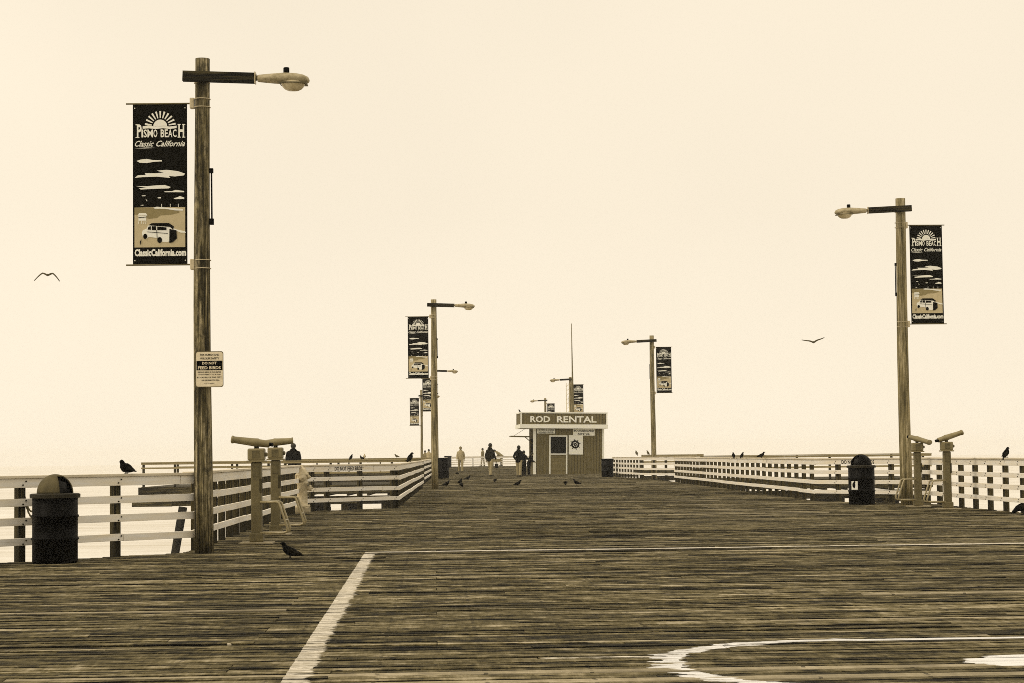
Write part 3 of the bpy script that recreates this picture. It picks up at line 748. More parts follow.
# bird notice on the nearest pole
def notice():
    Y = b1.y-.16
    a = at(195.5, 351.5, Y); b = at(223.5, 387, Y); w = b.x-a.x; h = a.z-b.z
    root = thing('notice_sign', Vector((a.x, Y, b.z)), 'small rounded notice reading do not feed birds, fixed to the nearest left pole', 'sign')
    r = .03; pts = []
    for cx, cz, t0 in ((w-r, r, -90), (w-r, h-r, 0), (r, h-r, 90), (r, r, 180)):
        for k in range(5): t = R(t0+k*22.5); pts.append((cx+r*math.cos(t), cz+r*math.sin(t)))
    mb = MB(); mb.poly(pts, -.004, .004); pl = mb.build('plate', M['gray'], root)
    mb = MB(); c = (w/2, h/2); mb.poly([(c[0]+(x-c[0])*.955, c[1]+(z-c[1])*.965) for x, z in pts], -.007, -.0045); mb.build('face', M['signface'], pl)
    mb = MB(); mb.poly([(.014, h*.475), (w-.014, h*.475), (w-.014, h*.735), (.014, h*.735)], -.010, -.0075); mb.build('black_band', M['black'], pl)
    mb = MB(); text('DO NOT', w*.24, h*.632, w*.52, h*.075, -.0125, .03, mb=mb); text('FEED BIRDS', w*.09, h*.498, w*.82, h*.085, -.0125, .03, mb=mb); mb.build('lettering', M['signface'], pl)
    for s, x0, x1, z0, hh in (('FOR HUMAN AND', .17, .85, .875, .055), ('WILDLIFE SAFETY', .17, .85, .775, .055), ('FEEDING BIRDS IS PROHIBITED', .08, .92, .40, .038),
                              ('AND SUBJECT TO A FINE', .10, .90, .33, .038), ('BY ORDER OF THE CITY', .06, .94, .255, .038), ('FOR INFORMATION CALL', .22, .86, .175, .038), ('CITY HALL', .32, .68, .09, .03)):
        mb = MB(); text(s, w*x0, h*z0, w*(x1-x0), h*hh, -.0095, .02, mb=mb); mb.build('lettering', M['black'], pl)
    mb = MB(); mb.box((w*.1, .0045, h*.2), (w*.5, .045, h*.26)); mb.box((w*.1, .0045, h*.75), (w*.5, .045, h*.81)); mb.build('strap', M['metal'], root)
notice()

# ------------------------------------------------------------------ trash cans
def trash_can(P, Hh, r, az_open, label, dome=True, poster=False, lab_cat='trash can'):
    s = Hh/1.07
    root = thing('trash_can', P, label, lab_cat, 'black drum trash cans')
    mb = MB(); mb.smooth = False; k = r/.28
    prof = [(.27, 0), (.275, .02), (.275, .27), (.288, .28), (.288, .30), (.275, .31), (.275, .545), (.288, .555), (.288, .575), (.275, .585), (.275, .79), (.262, .80)]
    mb.smooth = True; mb.lathe([(a*k, z*s) for a, z in prof], 36); drum = mb.build('drum', M['barrel'], root)
    mb = MB(); mb.smooth = False; mb.lathe([(a*k, z*s) for a, z in ((.285, .785), (.305, .785), (.307, .83), (.285, .84), (.225, .842))], 36); mb.build('rim', M['dome_dark'] if dome else M['barrel'], root)
    if dome:
        bm = bmesh.new(); bmesh.ops.create_uvsphere(bm, u_segments=40, v_segments=28, radius=1)
        for v in bm.verts: v.co = Vector((v.co.x*.222*k, v.co.y*.222*k, v.co.z*.235*s))
        kill = []
        for f in bm.faces:
            c = f.calc_center_median()
            a = math.atan2(c.y, c.x)-az_open; a = (a+math.pi) % (2*math.pi)-math.pi
            e = math.asin(max(-1, min(1, c.z/(.235*s))))
            if c.z < 0 or (abs(a) < R(36) and R(3) < e < R(64)): kill.append(f)
        bmesh.ops.delete(bm, geom=kill, context='FACES')
        me = bpy.data.meshes.new('dome'); bm.to_mesh(me); bm.free(); me.materials.append(M['barrel'] if poster else M['dome']); me.materials.append(M['void'])
        for p_ in me.polygons: p_.use_smooth = True
        o = bpy.data.objects.new('dome_lid', me); COL.objects.link(o); o.parent = root; o.location = (0, 0, .84*s)
        so = o.modifiers.new('s', 'SOLIDIFY'); so.thickness = .012; so.offset = -1; so.material_offset = 1; so.use_rim = True
        mb = MB(); mb.smooth = True; mb.lathe([(.16*k, -.02), (.14*k, .12*s), (.05*k, .16*s)], 20); mb.build('liner', M['void'], root).location = (0, 0, .845*s)
    if poster:
        a = R(228); q = Vector((math.cos(a), math.sin(a), 0)); t = Vector((-q.y, q.x, 0))
        mb = MB(); n = 6
        vs = []
        for yy in (.279*k, .283*k):
            for z in (.32, .50):
                for i in range(n+1):
                    aa = a-.27+.54*i/n; vs.append((yy*math.cos(aa), yy*math.sin(aa), z*s))
        o_ = 2*(n+1); fs = []
        for i in range(n): fs += [(o_+i, o_+i+1, o_+n+2+i, o_+n+1+i), (i, n+1+i, n+2+i, i+1)]
        mb.add(vs, fs); mb.build('poster', M['white'], drum)
        mb = MB(); mb.ell((q.x*.284*k, q.y*.284*k, .42*s), (.045, .02, .07), 10, 8); mb.ell((q.x*.284*k+.02, q.y*.284*k, .48*s), (.03, .02, .03), 10, 8); mb.build('poster_print', M['black'], drum)
    return root
tc1 = trash_can(G(55, 562.5), zat(55, 474.5, G(55, 562.5)), .275, R(-30), 'black drum trash can with grey dome lid at the far left by the fence')
P_ = G(862, 504.3)
trash_can(P_, zat(862, 454.5, P_), .305, R(204), 'black dome topped trash can with a small white poster, left of the right pole', poster=True)
bins = [((443, 478.5), 456.5, .33, 'black drum bin just right of the second left pole'), ((448, 467.5), 455.2, .37, 'farther drum bin behind the black one on the left'), ((607.5, 477), 457.5, .32, 'black drum bin at the right corner of the rental booth')]
for (bx, by), ty, r, lb in bins:
    P_ = G(bx, by); trash_can(P_, zat(bx, ty, P_)*1.2, r, 0, lb, dome=False)
# chain from the can to the fence post
p0 = tc1.location
mb = MB(); mb.smooth = True
for s_, e_ in (((-.27, .05, .62), (-.47, .35, .86)), ((-.27, .05, .52), (-.50, .38, .92))):
    s_, e_ = Vector(s_), Vector(e_); N = 14
    pts = [s_.lerp(e_, i/N)-Vector((0, 0, .09*math.sin(math.pi*i/N))) for i in range(N+1)]
    mb.loft(pts, [.009 if i % 2 else .013 for i in range(N+1)], 6)
mb.build('chain', M['gray'], tc1)

# ------------------------------------------------------------------ coin viewers
def viewer(P, Hh, yaw, tilt, label, step=1, yaw_step=0, sl=1.0):
    root = thing('coin_viewer', P, label, 'viewer', 'coin operated viewers on pedestals')
    s = Hh/1.55; g = .72
    mb = MB(); mb.bbox((-.24, -.2, 0), (.24, .2, .03), .01); mb.build('base_plate', M['concrete'], root)
    mb = MB(); mb.bbox((-.075, -.075, .032), (.075, .075, 1.19*s), .02)
    mb.bbox((-.10, -.10, .031), (.10, .10, .16), .02); pd = mb.build('pedestal', M['gray'], root)
    mb = MB(); mb.bbox((.05, -.085, .75*s), (.082, .02, .95*s), .005); mb.build('door_latch', M['post'], pd)
    hd = thing('head_pivot', (0, 0, 0), None, None); hd.name = 'viewer_head'; 
    bpy.data.objects.remove(hd)
    mb = MB(); mb.bbox((-.12, -.10, 1.215*s), (.12, .10, 1.39*s), .02); mb.bbox((-.135, -.115, 1.19*s), (.135, .115, 1.215*s), .008)
    cb = mb.build('coin_box', M['graylt'], root)
    mb = MB(); mb.bbox((-.05, -.108, 1.25*s), (.05, -.10, 1.36*s), .003); mb.build('coin_plate', M['lumdark'], cb)
    mb = MB(); mb.bbox((-.045, -.082, .98*s), (.045, -.0755, 1.12*s), .002); mb.build('label_plate', M['lumdark'], pd)
    mb = MB(); mb.smooth = True; mb.lathe([(.03, 0), (.03, .03), (.018, .04)], 10, mat=Matrix.Translation((.12, -.02, 1.30*s)) @ Matrix.Rotation(R(90), 4, 'Y')); mb.build('knob', M['gray'], cb)
    mb = MB(); mb.smooth = True
    mb.lathe([(.035, 1.39*s), (.03, 1.47*s)], 12); mb.build('neck', M['post'], root)
    d = Vector((math.cos(yaw)*math.cos(tilt), math.sin(yaw)*math.cos(tilt), math.sin(tilt))); c = Vector((0, 0, 1.475*s))
    mb = MB(); mb.smooth = True
    side = Vector((-math.sin(yaw), math.cos(yaw), 0))
    mb.loft([c-d*.19*sl, c-d*.18*sl, c-d*.04, c-d*.02, c+d*.05, c+d*.33*sl, c+d*.335*sl, c+d*.36*sl], [(.07, .04), (.08, .05), (.082, .054), (.10, .064), (.095, .058), (.075, .048), (.088, .056), (.088, .056)], 16)
    sco = mb.build('telescope', M['graylt'], root)
    mb = MB(); mb.smooth = True
    for q in (-.035, .035): mb.loft([c-d*.185*sl+side*q, c-d*(.185*sl+.05)+side*q], [.026, .03], 10)
    mb.build('eyepiece', M['black'], sco)
    # tubular step
    mb = MB(); mb.smooth = True; x = step
    for yy in (-.16, .16):
        mb.loft([(x*.06, yy*.5, .60), (x*.30, yy, .60), (x*.335, yy, .585), (x*.46, yy, .22), (x*.45, yy, .175), (x*.40, yy, .16), (x*.06, yy*.5, .16)], .018, 8)
    mb.loft([(x*.40, -.16, .16), (x*.40, .16, .16)], .014, 8); mb.loft([(x*.42, -.16, .34), (x*.42, .16, .34)], .012, 8)
    st = mb.build('step_rail', M['tube'], root)
    if yaw_step: st.rotation_euler = (0, 0, yaw_step)
    return root
P_ = G(257, 544); viewer(P_, zat(255, 437.5, P_), R(178), R(8), 'nearer of the two left viewers, scope pointing left', 1)
P_ = G(276, 535); viewer(P_, zat(276, 437.5, P_), R(8), R(4), 'farther of the two left viewers, scope pointing right, next to the hydrant', 1, sl=.78)
P_ = G(948, 509.5); viewer(P_, zat(946, 434, P_), R(8), R(17), 'right viewer with its scope tilted up to the right', -1)
P_ = G(918.5, 507); viewer(P_, zat(917, 435.5, P_), R(-52), R(-13), 'viewer just right of the right lamp pole, scope tipped down', -1)

# ------------------------------------------------------------------ hydrant
def hydrant():
    P = G(303, 511.5)+Vector((0, -.6, 0)); P = G(302.3, 513)
    s = (zat(303, 464.5, P)-.14)/.80
    root = thing('fire_hydrant', P, 'pale painted fire hydrant on a low timber block before the fence', 'fire hydrant')
    mb = MB(); mb.bbox((-.17, -.17, 0), (.17, .17, .13), .02); mb.build('block', M['concrete'], root)
    mb = MB(); mb.smooth = True
    mb.lathe([(a, .13+z*s) for a, z in ((.175, 0), (.175, .035), (.125, .045), (.12, .10), (.115, .44), (.14, .445), (.14, .465), (.122, .475), (.122, .60), (.15, .61), (.15, .63), (.125, .64), (.105, .70), (.06, .745), (.03, .755), (.03, .80), (.001, .80))], 24)
    for k in range(8): mb.lathe([(.014, .168), (.014, .19)], 6, (.15*math.cos(k*.785), .15*math.sin(k*.785), 0))
    body = mb.build('body', M['hyd'], root)
    def noz(dirz, r, L, z, nm):
        mb = MB(); mb.smooth = True
        mb.lathe([(r*.8, .08), (r*.8, L-.05), (r, L-.05), (r, L), (.02, L), (.02, L+.03), (.001, L+.03)], 14, mat=Matrix.Translation((0, 0, z)) @ Matrix.Rotation(dirz, 4, 'Z') @ Matrix.Rotation(R(90), 4, 'Y'))
        mb.build(nm, M['hyd'], root)
    noz(R(8), .07, .205, .13+.36*s, 'nozzle_cap'); noz(R(178), .045, .165, .13+.57*s, 'nozzle_cap'); noz(R(-80), .085, .20, .13+.56*s, 'nozzle_cap'); noz(R(2), .045, .165, .13+.57*s, 'nozzle_cap')
hydrant()

# ------------------------------------------------------------------ rental booth
def booth():
    P = G(533.3, 474.2); px = P.y/F
    root = thing('rental_booth', P, 'small boarded rod rental booth with a white lettered roof sign', 'booth'); root.rotation_euler = (0, R(.9), TH*1.7)
    x1 = (604-533.3)*px; D = 3.6; hw = (474.2-428.5)*px; hr = (474.2-412.3)*px
    def xz(a, b): return ((a-533.3)*px, (474.2+(a-533.3)*.012-b)*px)   # booth face measured in photo units
    wx0, wx1 = (550.5-533.3)*px, (566-533.3)*px
    wz0, wz1 = (474.5-453.8)*px, (474.5-437)*px
    mb = MB(); t = .1
    # front wall round the window
    mb.box((0, 0, -.1), (wx0, t, hw)); mb.box((wx1, 0, -.1), (x1, t, hw)); mb.box((wx0, 0, wz1), (wx1, t, hw))
    mb.box((0, D-t, -.1), (x1, D, hw)); mb.box((x1-t, t, -.1), (x1, D-t, hw))
    # service side: low wall, gap above the counter
    mb.box((0, t, -.1), (t, D-t, 1.0)); mb.box((0, t, 2.25), (t, D-t, hw)); mb.box((0, t, 1.0), (t, .35, 2.25)); mb.box((0, D-.5, 1.0), (t, D-t, 2.25))
    wall = mb.build('wall', M['booth'], root)
    mb = MB(); mb.box((t, t, 0), (x1-t, D-t, .02)); mb.box((1.2, t+.3, 0.02), (1.3, D-t-.3, 2.2)); mb.build('interior', M['post'], root)
    mb = MB(); mb.box((-.45, .4, 1.0), (t, D-.55, 1.05)); mb.build('counter', M['beam'], root)
    # dutch door panel
    mb = MB()
    for i in range(5): mb.box((wx0+.003, .012, .0+i*wz0/5+.006), (wx1-.003, .05, (i+1)*wz0/5-.006))
    door = mb.build('door', M['boothplank'], root)
    mb = MB(); fw = .085
    mb.box((wx0-fw, -.03, -.08), (wx0, .0-.003, wz1+fw)); mb.box((wx1, -.03, -.08), (wx1+fw, -.003, wz1+fw)); mb.box((wx0+.001, -.03, wz1), (wx1-.001, -.003, wz1+fw)); mb.box((wx0+.001, -.05, wz0-.07), (wx1-.001, -.003, wz0)); mb.build('door_frame', M['white'], door)
    mb = MB(); mb.box((wx0+.001, .06, wz0), (wx1-.001, .07, wz1)); g = mb.build('window_pane', M['glass'], door)
    # corner boards
    mb = MB(); mb.box((-.02, -.035, -.08), (.17, -.003, hw)); mb.build('corner_board', M['white'], root)
    mb = MB(); mb.box((x1-.10, -.035, -.08), (x1+.02, -.003, hw)); mb.build('corner_board', M['white'], root)
    # roof box / sign
    ox = -(533.3-520.3)*px; rx = (606.5-533.3)*px; oy = -.35
    mb = MB(); mb.box((ox, oy, hw+.26), (rx, D+.3, hr-.08)); roof = mb.build('roof', M['booth'], root)
    mb = MB(); mb.box((ox-.06, oy-.06, hw), (rx+.06, D+.36, hw+.257)); mb.build('eave_board', M['white'], roof)
    mb = MB(); mb.box((ox-.04, oy-.04, hr-.077), (rx+.04, D+.34, hr)); mb.box((ox-.03, oy-.03, hw+.26), (ox+.06, oy-.003, hr-.08)); mb.box((rx-.06, oy-.03, hw+.26), (rx+.03, oy-.003, hr-.08)); mb.build('fascia_trim', M['white'], roof)
    mb = MB()
    z0 = (474.2-424+.6)*px; hh = .40
    zt = hw+.26+.12
    for wd, a0, a1 in (('ROD', 529.7, 549.5), ('RENTAL', 556.3, 596)):
        mb = MB(); text(wd, (a0-533.3)*px, zt, (a1-a0)*px, .40, oy-.014, .025, mb=mb)
        le = mb.build('lettering', M['white'], roof)
        so = le.modifiers.new('s', 'SOLIDIFY'); so.thickness = .02; so.offset = 0
    # small signs
    def sgn(a0, a1, b0, b1, lines, nm='sign_board', y=-.03):
        x0, z1_ = xz(a0, b0); x1_, z0_ = xz(a1, b1)
        z1_ -= 0; mb = MB(); mb.box((x0, y, z0_), (x1_, -.004, z1_)); sg = mb.build(nm, M['white'], root)
        if lines:
            mb = MB(); n = len(lines)
            for i, (s, m0, m1) in enumerate(lines):
                hh = (z1_-z0_)/n; text(s, x0+(x1_-x0)*m0, z1_-hh*(i+1)+hh*.2, (x1_-x0)*(m1-m0), hh*.62, y-.004, .03, mb=mb)
            mb.build('lettering', M['black'], sg)
        return sg
    sgn(537, 555, 429, 433.8, [('NO FISHING LICENSE', .04, .96), ('REQUIRED ON PIER', .08, .92)])
    sgn(573, 594.7, 429.6, 436.2, [('BOOGIEBOARD', .03, .97), ('RENTAL', .22, .78)], y=-.05)
    sg = sgn(568.8, 583, 435.4, 455, None, 'wheel_sign', y=-.035)
    cx, cz = xz(575.2, 444.8)
    mb = MB(); y = -.045
    def tor(r, w):
        n = 28; pts0 = []
        for k in range(n):
            a0, a1 = 2*math.pi*k/n, 2*math.pi*(k+1)/n
            mb.poly([(cx+(r-w)*math.cos(a0), cz+(r-w)*math.sin(a0)), (cx+(r+w)*math.cos(a0), cz+(r+w)*math.sin(a0)), (cx+(r+w)*math.cos(a1), cz+(r+w)*math.sin(a1)), (cx+(r-w)*math.cos(a1), cz+(r-w)*math.sin(a1))], y, y+.008)
    tor(.21, .05); tor(.06, .03)
    for k in range(8):
        t_ = k*math.pi/4+.2; c, s = math.cos(t_), math.sin(t_)
        mb.poly([(cx+c*.06+s*.016, cz+s*.06-c*.016), (cx+c*.34+s*.022, cz+s*.34-c*.022), (cx+c*.34-s*.022, cz+s*.34+c*.022), (cx+c*.06-s*.016, cz+s*.06+c*.016)], y-.002, y+.006)
    mb.build('wheel_emblem', M['black'], sg)
    # hatch propped open over the counter
    hx, hz = xz(511.5, 436.4)
    mb = MB(); mb.beam((hx, 1.4, hz+.02), (0, 1.4, hz), 1.9, .07, (0, 0, 1)); ht = mb.build('service_hatch', M['gray'], root)
    mb = MB(); mb.loft([(hx+.2, .5, hz+.06), (ox+.35, .3, hw)], .012, 6); mb.loft([(-.5, .5, hz-.02), (0, .5, hz-.45)], .03, 6); mb.build('stay', M['gray'], ht)
    return root, hr, x1, D, px
M['boothplank'] = mottled('booth_planks', .37, .04, .55, .85, (1, 8, 8), .3, .2)
m, nt_, b_n = newmat('dark_window', .12, .5); b_n.inputs['Base Color'].default_value = tone(.06, .6); b_n.inputs['Specular IOR Level'].default_value = .02; b_n.inputs['Roughness'].default_value = .5; M['glass'] = m
BR, bhr, bx1, bD, bpx = booth()
# antenna and mast
aP = at(573.2, 414, BR.location.y+1.5); aT = at(571.4, 323.5, BR.location.y+1.5)
o = thing('whip_antenna', aP, 'tall thin whip antenna rising from the booth roof', 'antenna')
mb = MB(); mb.smooth = True; dd = aT-aP; mb.loft([(0, 0, -.15), tuple(dd*.45), tuple(dd*.46), tuple(dd)], [.06, .05, .045, .02], 8); mb.build('whip', M['gray'], o)
mb = MB(); mb.bbox((-.12, -.12, -.2), (.12, .12, -.03), .02); mb.build('mount', M['gray'], o)
aP = at(568, 414, BR.location.y+2); aT = at(568, 383, BR.location.y+2)
o = thing('lattice_mast', aP, 'short pale lattice mast on the booth roof left of the whip antenna', 'mast')
mb = MB(); hh = aT.z-aP.z
for a in (-.09, .09): mb.beam((a, 0, -.15), (a, 0, hh), .035, .035)
mb.build('rails', M['metal'], o)
mb = MB()
for i in range(7): mb.beam((-.09, -.0, hh*i/7+.05), (.09, 0, hh*(i+.5)/7+.05), .025, .025)
mb.build('lattice', M['metal'], o)

# ------------------------------------------------------------------ birds
def bird(P, L, yaw, label, pose='stand', mat='pigeon', group='pigeons on the pier', name='pigeon', cat='pigeon', fat=1.0):
    """a pigeon about L metres long, facing yaw; local x forward"""
    root = thing(name, P, label, cat, group, yaw); s = L/(.36 if pose != 'perch' else .30)
    def S(p): return tuple(q*s for q in p)
    mb = MB(); mb.smooth = True
    if pose == 'stand':
        sp = [(-.20, 0, .075), (-.15, 0, .085), (-.10, 0, .10), (-.03, 0, .125), (.04, 0, .15), (.085, 0, .185), (.105, 0, .225), (.115, 0, .25), (.135, 0, .262), (.155, 0, .262), (.168, 0, .258), (.19, 0, .252)]
        rd = [(.030, .008), (.035, .012), (.045, .03), (.062, .052), (.066, .058), (.05, .045), (.032, .03), (.028, .028), (.027, .027), (.018, .018), (.007, .007), (.002, .002)]
        sp = [(a, b, c-.03) for a, b, c in sp]; lx = .02; lz = .07
    elif pose == 'peck':
        sp = [(-.20, 0, .13), (-.15, 0, .13), (-.10, 0, .13), (-.03, 0, .125), (.04, 0, .12), (.09, 0, .10), (.125, 0, .07), (.145, 0, .05), (.165, 0, .04), (.18, 0, .03), (.195, 0, .012)]
        rd = [(.030, .008), (.035, .012), (.045, .03), (.062, .052), (.062, .054), (.045, .042), (.03, .03), (.027, .027), (.022, .022), (.008, .008), (.002, .002)]
        lx = 0; lz = .08
    else:   # upright perched
        sp = [(-.11, 0, -.05), (-.09, 0, -.01), (-.06, 0, .04), (-.025, 0, .09), (.01, 0, .14), (.03, 0, .18), (.04, 0, .215), (.05, 0, .24), (.07, 0, .25), (.088, 0, .248), (.1, 0, .243), (.12, 0, .236)]
        rd = [(.025, .008), (.032, .012), (.045, .03), (.062, .055), (.064, .06), (.05, .048), (.034, .033), (.028, .028), (.026, .026), (.017, .017), (.006, .006), (.002, .002)]
        lx = .01; lz = .06
    mb.loft([S(p) for p in sp], [(a*s*fat*(1.2 if b > .02 else 1), b*s*fat*(1.2 if b > .02 else 1)) for a, b in rd], 14)
    mb.build('body', M[mat], root)
    for sd in (-1, 1):
        mb = MB(); mb.smooth = True
        q = sp[2]; w = sp[4]
        mb.loft([S((w[0]+.005, sd*.062, w[2]+.005)), S(((q[0]+w[0])/2, sd*.072, (q[2]+w[2])/2+.012)), S((q[0], sd*.05, q[2]+.012)), S((q[0]-.075, sd*.018, q[2]-.004))], [(.01*s, .03*s), (.012*s, .042*s), (.01*s, .03*s), (.003*s, .006*s)], 10)
        mb.build('wing', M['wingmid'] if mat == 'pigeon' else M['gulld'], root)
        mb = MB(); mb.smooth = True
        mb.loft([S((lx, sd*.028, lz)), S((lx-.008, sd*.028, lz*.45)), S((lx, sd*.028, .004))], [.012*s, .006*s, .006*s], 6)
        for t in (-.5, 0, .5, 3.14): mb.loft([S((lx, sd*.028, .005)), S((lx+.028*math.cos(t), sd*.028+.028*math.sin(t), .004))], [.005*s, .003*s], 5)
        mb.build('leg', M['shoe'], root)
    return root
bird(G(291, 558.3), .28, R(172), 'dark pigeon walking on the deck in front of the left viewers')
# on the near left fence
def on_fence(px, py, Y, L, yaw, label, pose='perch', mat='pigeon', z=None, **k):
    p = at(px, py, Y)
    if z is not None: p.z = z
    return bird(p, L, yaw, label, pose, mat, **k)
def fence_Y(P, Q, px):
    lo, hi = 0.0, 1.0
    best = min((abs((P.lerp(Q, t).x/P.lerp(Q, t).y*F)-(px-512)), t) for t in [i/200 for i in range(-40, 241)])
    return P.lerp(Q, best[1]).y+.05
on_fence(127, 474, fence_Y(gA0, gB, 127), .24, R(155), 'hunched pigeon preening on the near left fence top', 'stand', z=1.05, fat=1.35)
Yf3 = G(350, 510).y+.05
on_fence(410, 463, fence_Y(G(400, 508), G(424, 488), 410), .31, R(10), 'large dark bird perched where the hydrant fence turns back', 'perch', z=1.06, name='crow', cat='bird', group=None)
YW = YL+.05
on_fence(351, 463, YW, .27, R(10), 'pigeon on the left platform rail above the painted lettering', 'perch', z=1.1)
on_fence(362, 463, YW, .27, R(140), 'second pigeon on the left platform rail, leaning right', 'stand', z=1.1)
on_fence(364.5, 457.5, 150.1, .36, R(90), 'tiny gull on the far left platform rail above the two pigeons', 'perch', 'gull', z=1.12, name='gull', cat='gull', group='gulls on the far rails')
on_fence(397, 457.5, 150.1, .42, R(170), 'tiny gull on the far left platform rail near the second pole', 'stand', 'gulld', z=1.12, name='gull', cat='gull', group='gulls on the far rails')
ga, gb = G(674, 482), G(815, 502.4)
on_fence(733.5, 457, fence_Y(ga, gb, 733), .19, R(100), 'leftmost pigeon of three on the long right fence', 'perch', z=1.06)
on_fence(742, 457, fence_Y(ga, gb, 742), .19, R(20), 'middle pigeon of three on the long right fence', 'perch', z=1.06)
on_fence(761, 457, fence_Y(ga, gb, 761), .25, R(5), 'rightmost pigeon of three on the long right fence, body level', 'stand', z=1.06)
on_fence(636.5, 455, 150.1, .36, R(120), 'left one of two small gulls on the far right platform rail', 'perch', 'gulld', z=1.13, name='gull', cat='gull', group='gulls on the far rails')
on_fence(648, 455, 150.1, .36, R(160), 'gull on the far right platform rail beside the middle right pole', 'perch', 'gulld', z=1.13, name='gull', cat='gull', group='gulls on the far rails')
pr = min((abs((xy(uS1, v).x/xy(uS1, v).y*F)-(1002.5-512)), v) for v in [30+.1*i for i in range(180)])[1]
q = xy(uS1, pr)
bird(Vector((q.x+.04, q.y, 1.06)), .23, R(25), 'dark pigeon perched on the right fence near the frame edge', 'perch')
bird(G(1023, 514.5), .40, R(-10)+math.pi, 'dark pigeon feeding on the deck at the right frame edge', 'peck')
bird(at(519.5, 412.2, BR.location.y+.4), .2, R(150), 'small bird on the left end of the booth roof', 'perch')
deckbirds = [(446, 486.3, R(15), 'stand', 'pigeon on the deck nearest the second left pole'), (461.5, 487.5, R(80), 'peck', 'frontmost pigeon of the pair beside the second left pole'), (460, 484, R(60), 'stand', 'hind pigeon of the pair beside the second left pole'),
             (467.5, 480, R(5), 'stand', 'pigeon standing behind the pair, toward the walking man'), (444.5, 479.6, R(180), 'peck', 'pigeon at the foot of the black bin'),
             (495, 482.5, R(100), 'peck', 'small pigeon left of centre, feeding alone'), (517.5, 486, R(10), 'stand', 'pigeon on the deck in front of the dark coated customer'), (565.5, 485.5, R(90), 'peck', 'left pigeon of two on the deck before the booth door'), (577, 485.2, R(175), 'stand', 'right pigeon of two on the deck before the booth'),
             (457, 474.8, R(0), 'peck', 'small far pigeon beside the feet of the pale clothed walker')]
for bx, by, yw, ps, lb in deckbirds: bird(G(bx, by), .34 if by > 476 else .3, yw, lb, ps)

def gull_fly(c, span, bank, lift, droop, label, yaw=R(90)):
    root = thing('flying_gull', c, label, 'gull', 'gulls in flight', yaw)
    root.rotation_euler = (bank, 0, yaw)
    s = span/1.2
    mb = MB(); mb.smooth = True
    mb.loft([(-.24*s, 0, .0), (-.15*s, 0, 0), (0, 0, 0), (.1*s, 0, .005), (.17*s, 0, .01), (.21*s, 0, .01), (.25*s, 0, 0)], [(.05*s, .01*s), (.05*s, .03*s), (.065*s, .06*s), (.05*s, .05*s), (.035*s, .035*s), (.02*s, .02*s), (.005*s, .005*s)], 12)
    mb.build('body', M['gulld'], root)
    for sd in (-1, 1):
        mb = MB(); mb.smooth = True
        pts = []; rd = []
        for i in range(9):
            t = i/8; y = sd*(.03+.57*t)*s
            z = (lift*math.sin(min(1, t/.45)*math.pi/2)-droop*max(0, t-.35)**1.3)*s
            x = (.03-.10*t*t)*s; pts.append((x, y, z)); rd.append((max(.04, .10*(1-t*.6))*s, max(.02, .045*(1-t*.6))*s))
        mb.loft(pts, rd, 10); mb.build('wing', M['gulld'], root)
gull_fly(at(47.5, 275, 88), 1.12, R(2), .09, .66, 'gull gliding high at the left with drooping wings')
gull_fly(at(813.5, 342.2, 105), 1.2, R(-4), .10, -.14, 'gull gliding at the right with slightly raised wings', R(70))

